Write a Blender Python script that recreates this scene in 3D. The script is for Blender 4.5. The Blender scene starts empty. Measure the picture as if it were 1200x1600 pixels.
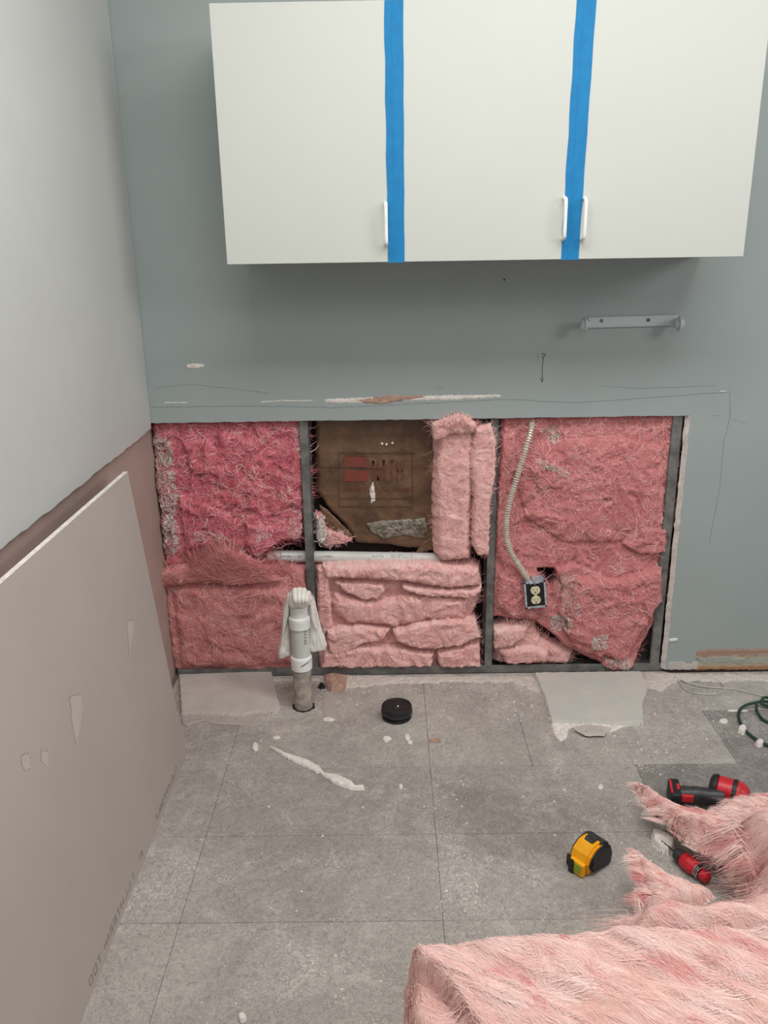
import bpy, bmesh, math, random
import numpy as np
from mathutils import Vector, Matrix

# ------------------------------------------------------------------ camera
FPX = 1298.0                      # focal length in pixels of the 1200x1600 frame
PITCH, ROLL, YAW = math.radians(18.055), math.radians(0.907), math.radians(-0.414)
CAM = np.array([0.0, -2.67, 1.494])
_f = np.array([math.sin(YAW)*math.cos(PITCH), math.cos(YAW)*math.cos(PITCH), -math.sin(PITCH)])
_r0 = np.array([math.cos(YAW), -math.sin(YAW), 0.0])
_u0 = np.cross(_r0, _f)
_r = _r0*math.cos(ROLL) - _u0*math.sin(ROLL)
_u = _r0*math.sin(ROLL) + _u0*math.cos(ROLL)
cd = bpy.data.cameras.new('camera'); cam = bpy.data.objects.new('camera', cd)
bpy.context.scene.collection.objects.link(cam)
cd.sensor_fit = 'VERTICAL'; cd.sensor_height = 24.0; cd.lens = 24.0*FPX/1600.0
cd.clip_start = 0.02
M4 = Matrix(((_r[0], _u[0], -_f[0], CAM[0]), (_r[1], _u[1], -_f[1], CAM[1]), (_r[2], _u[2], -_f[2], CAM[2]), (0, 0, 0, 1)))
cam.matrix_world = M4
SC = bpy.context.scene; SC.camera = cam
# ------------------------------------------------------------------ world, lamps, exposure
SC.view_settings.view_transform = 'Standard'; SC.view_settings.look = 'None'
SC.view_settings.gamma = 1.0; SC.view_settings.use_curve_mapping = False
SC.view_settings.exposure = 0.0
w = bpy.data.worlds.new('room_air'); SC.world = w; w.use_nodes = True
w.node_tree.nodes['Background'].inputs[0].default_value = (0.93, 0.97, 1.0, 1)
w.node_tree.nodes['Background'].inputs[1].default_value = 0.42
def area(name, loc, sx, sy, power, col=(1, 0.99, 0.965), aim=None):
    l = bpy.data.lights.new(name, 'AREA'); l.shape = 'RECTANGLE'; l.size = sx; l.size_y = sy
    l.energy = power; l.color = col
    o = bpy.data.objects.new(name, l); SC.collection.objects.link(o); o.location = loc
    if aim is not None:
        o.rotation_euler = (Vector(aim)-Vector(loc)).to_track_quat('-Z', 'Y').to_euler()
    return o
area('ceiling_panel_light', (0.45, -1.35, 2.70), 2.0, 0.6, 40)
area('ceiling_panel_light', (0.5, -3.0, 2.70), 1.2, 1.2, 14)
area('ceiling_panel_light', (3.0, -2.5, 2.60), 1.2, 1.2, 42, aim=(-0.6, -1.4, 1.0))

# ------------------------------------------------------------------ helpers
def ray(x, y): return _f + _r*(x-600)/FPX - _u*(y-800)/FPX
def WP(x, y, Y=0.0):            # point of the plane y = Y seen at a photo position
    d = ray(x, y); return CAM + d*((Y-CAM[1])/d[1])
def FP(x, y, Z=0.0):            # point of the level z = Z
    d = ray(x, y); return CAM + d*((Z-CAM[2])/d[2])
def XP(x, y, X):
    d = ray(x, y); return CAM + d*((X-CAM[0])/d[0])
def s2l(c): return tuple(((v/255)/12.92 if v <= 10 else (((v/255)+0.055)/1.055)**2.4) for v in c)
rnd = random.Random(7); RS = np.random.RandomState(11)

def link(name, me, mat=None, parent=None):
    o = bpy.data.objects.new(name, me); SC.collection.objects.link(o)
    if mat is not None and not me.materials: me.materials.append(mat)
    if parent is not None: o.parent = parent
    return o
def tag(o, label, cat, group=None):
    o['label'] = label; o['category'] = cat
    if group: o['group'] = group
    return o
def empty(name, label, cat, loc=(0, 0, 0), group=None):
    o = bpy.data.objects.new(name, None); SC.collection.objects.link(o); o.location = loc
    o.empty_display_size = 0.05
    return tag(o, label, cat, group)
def keep(o, parent):            # parent without moving a mesh built in world coordinates
    o.parent = parent
    o.matrix_parent_inverse = Matrix.Translation(-Vector(parent.location))
    return o
def part(name, bm, mat, parent=None, smooth=False):
    me = bpy.data.meshes.new(name)
    if smooth:
        for f in bm.faces: f.smooth = True
    sm = any(f.smooth for f in bm.faces)
    bm.to_mesh(me); bm.free()
    if sm: me.set_sharp_from_angle(angle=math.radians(38))
    if 'letters' in name or 'print' in name: pass
    o = link(name, me, mat)
    if parent is not None: keep(o, parent)
    if 'letters' in name or name in ('stamped_print', 'printed_rules'): o['kind'] = 'stuff'
    return o
def box(bm, x0, x1, y0, y1, z0, z1, bev=0.0, seg=2, mi=0):
    vs = [bm.verts.new((x, y, z)) for x in (x0, x1) for y in (y0, y1) for z in (z0, z1)]
    F = [(0, 1, 3, 2), (4, 6, 7, 5), (0, 4, 5, 1), (2, 3, 7, 6), (0, 2, 6, 4), (1, 5, 7, 3)]
    fs = [bm.faces.new([vs[i] for i in f]) for f in F]
    for f in fs: f.material_index = mi
    if bev > 0:
        es = list({e for f in fs for e in f.edges})
        bmesh.ops.bevel(bm, geom=es, offset=bev, segments=seg, affect='EDGES', profile=0.5)
    return vs
def prism(bm, pts, d0, d1, axis, bev=0.0, mi=0, side_mi=None):
    """pts: 3-D points of one face; extruded by vector axis from d0 to d1"""
    ax = np.array(axis, float)
    a = [bm.verts.new(tuple(np.array(p)+ax*d0)) for p in pts]
    b = [bm.verts.new(tuple(np.array(p)+ax*d1)) for p in pts]
    n = len(pts); fs = [bm.faces.new(a[::-1]), bm.faces.new(b)]
    for f in fs: f.material_index = mi
    for i in range(n):
        f = bm.faces.new((a[i], a[(i+1) % n], b[(i+1) % n], b[i])); f.material_index = mi if side_mi is None else side_mi
        fs.append(f)
    bmesh.ops.recalc_face_normals(bm, faces=fs)
    if bev > 0:
        es = list({e for f in fs[:2] for e in f.edges})
        bmesh.ops.bevel(bm, geom=es, offset=bev, segments=2, affect='EDGES')
def frame_of(d):
    d = Vector(d).normalized(); u = d.orthogonal().normalized(); return u, d.cross(u).normalized(), d
def lathe(bm, base, axis, prof, n=28, cap=True, mi=0):
    """prof: list of (distance along axis, radius)"""
    u, v, d = frame_of(axis); base = Vector(base); rings = []
    for (t, r) in prof:
        rings.append([bm.verts.new(base + d*t + (u*math.cos(k*2*math.pi/n)+v*math.sin(k*2*math.pi/n))*max(r, 1e-5)) for k in range(n)])
    fs = []
    for a, b in zip(rings, rings[1:]):
        for k in range(n): fs.append(bm.faces.new((a[k], a[(k+1) % n], b[(k+1) % n], b[k])))
    if cap: fs.append(bm.faces.new(rings[0][::-1])); fs.append(bm.faces.new(rings[-1]))
    for f in fs: f.material_index = mi; f.smooth = True
def catmull(P, per=8):
    P = [np.array(p, float) for p in P]; Q = [2*P[0]-P[1]] + P + [2*P[-1]-P[-2]]; out = []
    for i in range(1, len(Q)-2):
        for k in range(per):
            t = k/per; a, b, c, d = Q[i-1:i+3]
            out.append(0.5*((2*b)+(-a+c)*t+(2*a-5*b+4*c-d)*t*t+(-a+3*b-3*c+d)*t**3))
    out.append(P[-1]); return out
def sweep(bm, P, rad, n=8, mi=0):
    """tube along points; rad is a number or a list"""
    P = [Vector(tuple(p)) for p in P]; rings = []; u = None
    for i, p in enumerate(P):
        d = (P[min(i+1, len(P)-1)]-P[max(i-1, 0)]).normalized()
        if u is None: u = d.orthogonal().normalized()
        u = (u - d*u.dot(d)).normalized(); v = d.cross(u); r = rad[i] if hasattr(rad, '__len__') else rad
        rings.append([bm.verts.new(p+(u*math.cos(k*2*math.pi/n)+v*math.sin(k*2*math.pi/n))*r) for k in range(n)])
    for a, b in zip(rings, rings[1:]):
        for k in range(n):
            f = bm.faces.new((a[k], a[(k+1) % n], b[(k+1) % n], b[k])); f.smooth = True; f.material_index = mi
    for f in (bm.faces.new(rings[0][::-1]), bm.faces.new(rings[-1])): f.material_index = mi

# ---- materials
def nt(name):
    m = bpy.data.materials.new(name); m.use_nodes = True; t = m.node_tree
    return m, t, t.nodes['Principled BSDF']
def noise(t, co, scale, detail=4, dist=0.0, rough=0.55):
    n = t.nodes.new('ShaderNodeTexNoise'); n.inputs['Scale'].default_value = scale; n.inputs['Detail'].default_value = detail
    n.inputs['Distortion'].default_value = dist; n.inputs['Roughness'].default_value = rough
    t.links.new(co, n.inputs['Vector']); return n.outputs['Fac']
def pos(t, scale=None):
    g = t.nodes.new('ShaderNodeNewGeometry').outputs['Position']
    if scale:
        m = t.nodes.new('ShaderNodeVectorMath'); m.operation = 'MULTIPLY'; m.inputs[1].default_value = scale
        t.links.new(g, m.inputs[0]); return m.outputs[0]
    return g
def ramp(t, fac, stops, interp='LINEAR'):
    r = t.nodes.new('ShaderNodeValToRGB'); r.color_ramp.interpolation = interp
    e = r.color_ramp.elements
    while len(e) < len(stops): e.new(0.5)
    for el, (p, c) in zip(e, stops):
        el.position = p; el.color = (*c, 1) if len(c) == 3 else c
    t.links.new(fac, r.inputs[0]); return r.outputs[0]
def mix(t, fac, a, b, mode='MIX'):
    m = t.nodes.new('ShaderNodeMix'); m.data_type = 'RGBA'; m.blend_type = mode
    for sock, v in ((m.inputs[0], fac), (m.inputs[6], a), (m.inputs[7], b)):
        if hasattr(v, 'links'): t.links.new(v, sock)
        elif isinstance(v, (int, float)): sock.default_value = v
        else: sock.default_value = (*v, 1)
    return m.outputs[2]
def bump(t, b, h, strength, dist):
    n = t.nodes.new('ShaderNodeBump'); n.inputs['Strength'].default_value = strength; n.inputs['Distance'].default_value = dist
    t.links.new(h, n.inputs['Height']); t.links.new(n.outputs[0], b.inputs['Normal'])
def math_(t, op, a, b):
    m = t.nodes.new('ShaderNodeMath'); m.operation = op
    for s, v in ((m.inputs[0], a), (m.inputs[1], b)):
        if hasattr(v, 'links'): t.links.new(v, s)
        else: s.default_value = v
    return m.outputs[0]
def mat(name, c, c2=None, rough=0.6, scale=20, bscale=None, bstr=0.3, bdist=0.002, metal=0.0, spec=0.4):
    m, t, b = nt(name); P = pos(t); c = s2l(c); c2 = s2l(c2) if c2 else tuple(v*0.93 for v in c)
    col = ramp(t, noise(t, P, scale), [(0.35, c2), (0.65, c)])
    t.links.new(col, b.inputs['Base Color']); b.inputs['Roughness'].default_value = rough
    b.inputs['Metallic'].default_value = metal; b.inputs['Specular IOR Level'].default_value = spec
    if bscale: bump(t, b, noise(t, P, bscale), bstr, bdist)
    return m

M_paint = mat('blue_grey_wall_paint', (158, 167, 166), (154, 163, 162), 0.5, 3, 350, 0.25, 0.0006)
M_paintl = mat('light_grey_wall_paint', (192, 193, 190), (188, 189, 186), 0.5, 3, 350, 0.25, 0.0006)
M_gyp = mat('white_gypsum_core', (236, 230, 224), (212, 204, 196), 0.95, 60, 250, 0.8, 0.002)
M_lam = mat('white_cabinet_laminate', (199, 201, 195), (197, 199, 193), 0.35, 2, None, spec=0.35)
M_pvcw = mat('white_plastic', (238, 238, 234), None, 0.3, 30)
M_tape = mat('blue_masking_tape', (20, 124, 180), (16, 116, 172), 0.7, 40, 300, 0.4, 0.0005)
M_steel = mat('galvanised_steel', (134, 134, 130), (98, 98, 96), 0.45, 25, 120, 0.2, 0.0008, metal=0.35)
M_track = mat('dusty_steel_track', (130, 130, 127), (104, 102, 100), 0.6, 30, 120, 0.2, 0.0008, metal=0.15)
M_dark = mat('dark_cavity_board', (52, 38, 36), (34, 26, 25), 0.9, 12)
M_black = mat('black_rubber', (38, 38, 40), (28, 28, 30), 0.5, 40)
M_blackg = mat('dark_plastic', (60, 60, 62), (44, 44, 46), 0.4, 60)
M_red = mat('red_tool_plastic', (205, 40, 52), (180, 30, 42), 0.35, 30)
M_yel = mat('yellow_tool_plastic', (245, 172, 20), (236, 160, 16), 0.4, 30)
M_grn = mat('green_button', (150, 170, 40), None, 0.4, 30)
M_chrome = mat('chrome_metal', (200, 200, 205), None, 0.15, 30, metal=1.0)
M_ink = mat('black_ink', (40, 44, 46), None, 0.8, 30)
M_gink = mat('grey_stamp_ink', (118, 112, 106), None, 0.9, 30)
M_rink = mat('red_stamp_ink', (120, 40, 52), None, 0.8, 30)
M_cream = mat('cream_plastic', (222, 212, 178), None, 0.35, 30)
M_galvbox = mat('zinc_box_steel', (206, 212, 218), (140, 150, 160), 0.4, 90, metal=0.25)
M_flex = mat('flexible_conduit_steel', (226, 218, 206), (200, 190, 178), 0.35, 60, metal=0.2)
M_pipe = mat('white_pipe_plastic', (214, 214, 210), (196, 196, 192), 0.35, 8)
M_dustpipe = mat('dusty_grey_pipe', (186, 176, 166), (140, 130, 122), 0.8, 35, 200, 0.4, 0.001)
M_cloth = mat('off_white_rag_cloth', (234, 230, 224), (220, 214, 207), 0.95, 30, 700, 0.3, 0.0006)
M_green = mat('dark_green_cord_rubber', (40, 72, 60), (28, 54, 46), 0.5, 30)
M_wire = mat('white_wire_jacket', (206, 200, 192), (186, 180, 172), 0.5, 30)
M_sheet = mat('taupe_drywall_paper', (176, 166, 159), (172, 162, 155), 0.85, 4, 500, 0.15, 0.0004)
M_backing = mat('pinkish_brown_board_paper', (178, 152, 144), (160, 140, 130), 0.9, 3, 200, 0.3, 0.0006)
M_board = mat('pale_board_face', (196, 188, 182), (184, 176, 170), 0.9, 14, 220, 0.4, 0.0008)
M_boardg = mat('pale_grey_green_board_face', (188, 190, 184), (200, 194, 186), 0.9, 9, 220, 0.4, 0.0008)
M_tan = mat('brown_kraft_scrap', (186, 154, 138), (160, 128, 112), 0.9, 40, 120, 0.5, 0.001)

def floor_mat(name, base, dust):
    m, t, b = nt(name); P = pos(t)
    n1 = noise(t, P, 2.2, 6, 0.6); n2 = noise(t, P, 90, 4, 1.5, 0.7); n3 = noise(t, P, 9, 8, 1.2, 0.72)
    c0 = tuple(v*0.72 for v in s2l(base)); c1 = tuple(v*1.16 for v in s2l(base))
    col = ramp(t, n1, [(0.32, tuple(v*0.84 for v in s2l(base))), (0.66, tuple(v*1.08 for v in s2l(base)))])
    sp = ramp(t, n2, [(0.36, (0.74, 0.74, 0.74)), (0.5, (1, 1, 1)), (0.66, (1.2, 1.2, 1.19))])
    col = mix(t, 1.0, col, sp, 'MULTIPLY')
    # trodden plaster dust: streaks broken up by fine grain
    grain = noise(t, P, 160, 3, 2.5, 0.7)
    d = math_(t, 'MULTIPLY', ramp(t, n3, [(0.52, (0, 0, 0)), (0.70, (1, 1, 1))]), ramp(t, grain, [(0.47, (0, 0, 0)), (0.60, (1, 1, 1))]))
    sep = t.nodes.new('ShaderNodeSeparateXYZ'); t.links.new(P, sep.inputs[0])
    # dirt patch trodden into the middle of the floor
    vm = t.nodes.new('ShaderNodeVectorMath'); vm.operation = 'SUBTRACT'; vm.inputs[1].default_value = (0.30, -0.80, 0.0); t.links.new(P, vm.inputs[0])
    v2 = t.nodes.new('ShaderNodeVectorMath'); v2.operation = 'MULTIPLY'; v2.inputs[1].default_value = (3.0, 4.6, 0.0); t.links.new(vm.outputs[0], v2.inputs[0])
    v3 = t.nodes.new('ShaderNodeVectorMath'); v3.operation = 'LENGTH'; t.links.new(v2.outputs[0], v3.inputs[0])
    pr = math_(t, 'ADD', v3.outputs['Value'], math_(t, 'MULTIPLY', noise(t, P, 6, 5, 1.0), 1.6))
    patch = ramp(t, math_(t, 'MULTIPLY', pr, 0.5), [(0.62, (0.80, 0.79, 0.785)), (0.88, (1, 1, 1))])
    col = mix(t, 1.0, col, patch, 'MULTIPLY')
    nearw = math_(t, 'MAXIMUM', math_(t, 'MULTIPLY', math_(t, 'ADD', sep.outputs['Y'], 0.62), 1.5), 0.0)
    blotch = ramp(t, noise(t, P, 4.5, 7, 1.5, 0.7), [(0.38, (0, 0, 0)), (0.62, (1, 1, 1))])
    d = math_(t, 'ADD', d, math_(t, 'MULTIPLY', math_(t, 'MULTIPLY', nearw, blotch), ramp(t, noise(t, P, 42, 8, 2.5, 0.82), [(0.46, (0.10, 0.10, 0.10)), (0.57, (1, 1, 1))])))
    veil = math_(t, 'MULTIPLY', ramp(t, noise(t, P, 3.1, 6, 2.0, 0.65), [(0.48, (0, 0, 0)), (0.68, (1, 1, 1))]), ramp(t, noise(t, P, 55, 6, 3.0, 0.75), [(0.48, (0, 0, 0)), (0.58, (1, 1, 1))]))
    d = math_(t, 'ADD', d, math_(t, 'MULTIPLY', veil, 0.95))
    d = math_(t, 'MINIMUM', math_(t, 'MULTIPLY', d, dust), 0.92)
    col = mix(t, d, col, s2l((205, 199, 193)))
    fl = ramp(t, noise(t, P, 210, 2, 0.8), [(0.69, (0, 0, 0)), (0.72, (1, 1, 1))])
    col = mix(t, math_(t, 'MULTIPLY', fl, 0.7), col, s2l((218, 214, 208)))
    t.links.new(col, b.inputs['Base Color']); b.inputs['Roughness'].default_value = 0.62
    b.inputs['Specular IOR Level'].default_value = 0.3
    bump(t, b, n2, 0.35, 0.0012); return m
M_floor = floor_mat('grey_vinyl_tile', (158, 152, 147), 0.9)
M_floord = floor_mat('dark_grey_vinyl_tile', (128, 124, 120), 0.7)
M_floorl = floor_mat('dusty_grey_vinyl_tile', (162, 156, 150), 0.95)
M_joint = mat('dark_tile_joint', (128, 122, 118), (100, 96, 92), 0.9, 8)

def wool_mat(name, deep, mid, pale, bsc=110, stretch=None, bstr=0.9):
    m, t, b = nt(name); P = pos(t, stretch)
    n1 = noise(t, P, 9, 5, 1.4, 0.6); n2 = noise(t, P, 46, 6, 3.2, 0.7); n3 = noise(t, P, bsc, 5, 2.5, 0.7)
    at = t.nodes.new('ShaderNodeAttribute'); at.attribute_name = 'tone'
    f = math_(t, 'ADD', math_(t, 'MULTIPLY', n1, 0.6), math_(t, 'MULTIPLY', n2, 0.4))
    f = math_(t, 'ADD', f, at.outputs['Fac'])
    col = ramp(t, f, [(0.34, s2l(deep)), (0.50, s2l(mid)), (0.70, s2l(pale)), (1.4/1.5, s2l(tuple(min(255, v+14) for v in pale)))])
    t.links.new(col, b.inputs['Base Color']); b.inputs['Roughness'].default_value = 1.0
    b.inputs['Specular IOR Level'].default_value = 0.08
    b.inputs['Sheen Weight'].default_value = 0.12; b.inputs['Sheen Roughness'].default_value = 0.6
    h = math_(t, 'ADD', n2, math_(t, 'MULTIPLY', n3, 0.5))
    bump(t, b, h, bstr, 0.006); return m
M_w_deep = wool_mat('deep_pink_glass_wool', (188, 80, 98), (220, 108, 124), (236, 156, 164))
M_w_mid = wool_mat('dusty_pink_glass_wool', (202, 116, 118), (224, 142, 142), (236, 174, 170))
M_w_rose = wool_mat('rose_glass_wool', (196, 108, 112), (220, 136, 138), (234, 166, 164))
M_w_pale = wool_mat('pale_pink_glass_wool', (234, 172, 168), (246, 198, 192), (250, 218, 210), 110, None, 0.6)
M_w_peach = wool_mat('peach_pink_glass_wool', (230, 166, 158), (245, 202, 192), (250, 224, 216), 60, (1.0, 2.2, 1.6), 0.6)
def strand_mat(name, a, b_, c):
    m, t, b = nt(name)
    at = t.nodes.new('ShaderNodeAttribute'); at.attribute_name = 'tone'
    n = noise(t, pos(t), 14, 3)
    f = math_(t, 'ADD', math_(t, 'MULTIPLY', at.outputs['Fac'], 0.7), math_(t, 'MULTIPLY', n, 0.3))
    t.links.new(ramp(t, f, [(0.1, s2l(a)), (0.5, s2l(b_)), (0.9, s2l(c))]), b.inputs['Base Color'])
    b.inputs['Roughness'].default_value = 0.9; b.inputs['Specular IOR Level'].default_value = 0.1
    return m
M_s_deep = strand_mat('deep_pink_fibre', (204, 92, 110), (226, 124, 138), (242, 176, 184))
M_s_mid = strand_mat('dusty_pink_fibre', (206, 120, 122), (226, 150, 148), (240, 188, 184))
M_s_pale = strand_mat('pale_pink_fibre', (236, 170, 168), (247, 198, 193), (251, 222, 215))
M_s_peach = strand_mat('peach_pink_fibre', (236, 180, 172), (247, 210, 202), (252, 230, 224))
M_s_white = strand_mat('white_paper_shred', (176, 164, 156), (214, 202, 194), (236, 228, 220))

# ---- noise in numpy
def _h(ix, iy, s):
    n = (ix.astype(np.int64)*374761393 + iy.astype(np.int64)*668265263 + s*982451653) & 0xffffffff
    n = ((n ^ (n >> 13))*1274126177) & 0xffffffff
    return ((n ^ (n >> 16)) & 0xffff)/65535.0
def vn(x, y, s=0):
    ix = np.floor(x); iy = np.floor(y); fx = x-ix; fy = y-iy; fx = fx*fx*(3-2*fx); fy = fy*fy*(3-2*fy)
    a = _h(ix, iy, s); b = _h(ix+1, iy, s); c = _h(ix, iy+1, s); d = _h(ix+1, iy+1, s)
    return (a*(1-fx)+b*fx)*(1-fy)+(c*(1-fx)+d*fx)*fy
def fbm(x, y, s=0, o=4, g=0.5):
    v = 0; a = 1; t = 0
    for k in range(o): v = v+a*vn(x*2**k+k*17.3, y*2**k+k*9.1, s+k); t += a; a *= g
    return v/t
def ridge(x, y, s=0, o=4):
    v = 0; a = 1; t = 0
    for k in range(o):
        v = v+a*(1-np.abs(2*vn(x*2**k+k*5.7, y*2**k+k*3.3, s+k)-1)); t += a; a *= 0.55
    return v/t
def sdist(px, py, poly):
    """signed distance, positive inside"""
    poly = np.asarray(poly, float); d = np.full(px.shape, 1e9); ins = np.zeros(px.shape, bool); n = len(poly)
    for i in range(n):
        ax, ay = poly[i]; bx, by = poly[(i+1) % n]; ex, ey = bx-ax, by-ay
        t = np.clip(((px-ax)*ex+(py-ay)*ey)/(ex*ex+ey*ey+1e-12), 0, 1)
        d = np.minimum(d, np.hypot(px-ax-t*ex, py-ay-t*ey))
        c = (ay > py) != (by > py)
        with np.errstate(divide='ignore', invalid='ignore'):
            ins ^= c & (px < ex*(py-ay)/(ey if ey != 0 else 1e-12)+ax)
    return np.where(ins, d, -d)
class Pad:
    """a thick soft (or crumpled) sheet: outline(s) on a plane, thickness towards the room"""
    def __init__(s, polys, plane, off, res=0.003, seed=1, amp=0.012, freq=18, stretch=(1, 1), rot=0.0, jag=0.006, jfreq=60, fine=0.35, holes=()):
        s.plane, s.off, s.res = plane, off, res
        allp = np.vstack([np.asarray(p['pts']) for p in polys]); lo = allp.min(0)-0.02; hi = allp.max(0)+0.02
        na = int((hi[0]-lo[0])/res)+2; nb = int((hi[1]-lo[1])/res)+2
        A, B = np.meshgrid(lo[0]+np.arange(na)*res, lo[1]+np.arange(nb)*res, indexing='ij')
        c, sn = math.cos(rot), math.sin(rot)
        u = (A*c+B*sn)*stretch[0]*freq; v = (-A*sn+B*c)*stretch[1]*freq
        wx = fbm(u*0.7, v*0.7, seed+50, 3)*1.6; wy = fbm(u*0.7+9, v*0.7, seed+60, 3)*1.6
        H = np.full(A.shape, -1.0); S = np.full(A.shape, -1.0); T = np.zeros(A.shape)
        j = (fbm(A*jfreq, B*jfreq, seed+5, 3)-0.5)*2*jag
        for k, p in enumerate(polys):
            d = sdist(A, B, p['pts']) + j*p.get('jag', 1.0)
            e = p.get('e', 0.03); q = np.clip(d/e, 0, 1)
            h = p.get('base', 0.0)*np.clip(d/0.004, 0, 1) + p['t']*np.sqrt(1-(1-q)**2)
            if 'tilt' in p: h = h + (A-A.mean())*p['tilt'][0]+(B-B.mean())*p['tilt'][1]
            h = np.where(d > 0, h, -1)
            T = np.where(h > H, p.get('tone', 0.0), T); H = np.maximum(H, h); S = np.maximum(S, d)
        for hp in holes: S = np.minimum(S, -(sdist(A, B, hp)+j))
        soft = np.clip(S/0.02, 0, 1)
        w1 = ridge(u+wx, v+wy, seed, 3)-0.62; w2 = fbm(u*3.1+wx*2, v*3.1+wy*2, seed+20, 4)-0.5
        H = H + soft*amp*(w1*1.6 + w2*fine*2)
        H = np.where(S > 0, np.maximum(H, 0.0005), 0)
        s.lo, s.H, s.S, s.A, s.B, s.T, s.na, s.nb = lo, H, S, A, B, T, na, nb
    def pos(s, a, b, h):
        if s.plane == 'wall': return np.stack([a, s.off-h, b], -1)
        if s.plane == 'floor': return np.stack([a, b, s.off+h], -1)
        o, ea, eb, en = s.plane       # free plane
        return np.asarray(o)+a[..., None]*np.asarray(ea)+b[..., None]*np.asarray(eb)+(s.off+h)[..., None]*np.asarray(en)
    def build(s, name, mt, parent=None, back=True):
        V = s.pos(s.A, s.B, s.H).reshape(-1, 3); ok = s.S > 0
        cell = (ok[:-1, :-1] | ok[1:, :-1] | ok[:-1, 1:] | ok[1:, 1:]) & ((ok[:-1, :-1].astype(int)+ok[1:, :-1]+ok[:-1, 1:]+ok[1:, 1:]) >= 2)
        I = np.arange(s.na*s.nb).reshape(s.na, s.nb)
        q = np.stack([I[:-1, :-1][cell], I[1:, :-1][cell], I[1:, 1:][cell], I[:-1, 1:][cell]], -1)
        if s.plane != 'wall': pass
        tone = s.T.reshape(-1)
        faces = [q]
        if back:
            Vb = s.pos(s.A, s.B, np.zeros_like(s.H)).reshape(-1, 3); n0 = len(V)
            V = np.vstack([V, Vb]); faces.append(q[:, ::-1]+n0); tone = np.concatenate([tone, tone])
            c2 = np.pad(cell, 1)
            def edge(m, a, b): faces.append(np.stack([a[m], b[m], b[m]+n0, a[m]+n0], -1))
            edge(cell & ~c2[:-2, 1:-1], I[:-1, 1:], I[:-1, :-1]); edge(cell & ~c2[2:, 1:-1], I[1:, :-1], I[1:, 1:])
            edge(cell & ~c2[1:-1, :-2], I[:-1, :-1], I[1:, :-1]); edge(cell & ~c2[1:-1, 2:], I[1:, 1:], I[:-1, 1:])
        Q = np.vstack(faces); used = np.unique(Q); mp = np.full(len(V), -1); mp[used] = np.arange(len(used))
        return mesh_np(name, V[used], mp[Q], mt, parent, tone[used])
    def sample(s, a, b):
        i = np.clip(((a-s.lo[0])/s.res).round().astype(int), 0, s.na-1); j = np.clip(((b-s.lo[1])/s.res).round().astype(int), 0, s.nb-1)
        return s.H[i, j], s.S[i, j]
    def fibres(s, name, mt, parent, n, L=(0.02, 0.06), w=0.0007, K=6, seed=3, ang=None, spread=6.3, curl=2.0, lift=0.003, loose=0.0,
               where=None, edge_bias=None, tone=(0, 1), clump=None, stray=0.012):
        R = np.random.RandomState(seed); ok = np.argwhere(s.S > (0.002 if edge_bias is None else 0.0))
        if edge_bias is not None: ok = ok[(s.S[ok[:, 0], ok[:, 1]] < edge_bias)]
        pa = s.lo[0]+ok[:, 0]*s.res; pb = s.lo[1]+ok[:, 1]*s.res
        if where is not None:
            m = np.zeros(len(ok), bool)
            for poly in where: m |= sdist(pa, pb, poly) > 0
            ok = ok[m]; pa = pa[m]; pb = pb[m]
        if len(ok) == 0: return None
        k = R.randint(0, len(ok), n)
        if clump:
            ng = max(1, n//clump[0]); gi = R.randint(0, ng, n); k = k[:ng][gi]
        a = pa[k]+R.uniform(-.5, .5, n)*s.res; b = pb[k]+R.uniform(-.5, .5, n)*s.res
        base = ang if ang is not None else 0.0
        th = base + (fbm(a*14, b*14, seed+77, 3)-0.5)*spread*1.6 + R.normal(0, 0.25, n)
        Ln = R.uniform(L[0], L[1], n)*R.uniform(0.5, 1, n); cv = R.normal(0, curl, n)+ (vn(a*30, b*30, seed)-.5)*curl*2
        lf = np.abs(R.normal(0, lift, n)); lo_ = R.random_sample(n) < loose; lf = np.where(lo_, lf+R.uniform(0, stray, n), lf)
        tn = R.uniform(tone[0], tone[1], n); ww = w*R.uniform(0.6, 1.4, n)
        if clump:
            g_ = lambda v: v[:ng][gi]
            a = pa[k]; b = pb[k]; th = g_(th)+R.normal(0, .10, n); cv = g_(cv)+R.normal(0, curl*.15, n); Ln = g_(Ln)*R.uniform(.55, 1.1, n); lf = g_(lf)+np.abs(R.normal(0, .0012, n)); tn = np.clip(g_(tn)+R.normal(0, .12, n), 0, 1)
            oa = R.normal(0, clump[1], n); ob = R.normal(0, clump[1], n); a = a+oa; b = b+ob
        A = [a]; B = [b]; TH = [th]
        for i in range(1, K):
            th = th + cv*Ln/K*12*0.1 + R.normal(0, 0.12*curl, n); a = a+np.cos(th)*Ln/(K-1); b = b+np.sin(th)*Ln/(K-1)
            A.append(a); B.append(b); TH.append(th)
        A = np.array(A); B = np.array(B); TH = np.array(TH)
        if clump: tt = np.linspace(0, 1, K)[:, None]; A = A-oa*tt*.8; B = B-ob*tt*.8
        h, S = s.sample(A, B)
        t = np.linspace(0, 1, K)[:, None]
        hmax = np.maximum.accumulate(np.where(S > 0, h, 0)[:, :], 0)
        h = np.where(S > 0, h, np.maximum(hmax*(1-0.5*t), 0.002)) + lf*np.sin(t*math.pi*0.75)+0.0004
        wd = ww*(np.sin(np.clip(t*1.05+0.08, 0, 1)*math.pi)**0.5)*0.5+0.00008
        l = s.pos(A-np.sin(TH)*wd, B+np.cos(TH)*wd, h); r = s.pos(A+np.sin(TH)*wd, B-np.cos(TH)*wd, h+0.0003)
        V = np.stack([l, r], 2).transpose(1, 0, 2, 3).reshape(-1, 3)
        i0 = (np.arange(n)*2*K)[:, None]+(np.arange(K-1)*2)[None, :]
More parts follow.
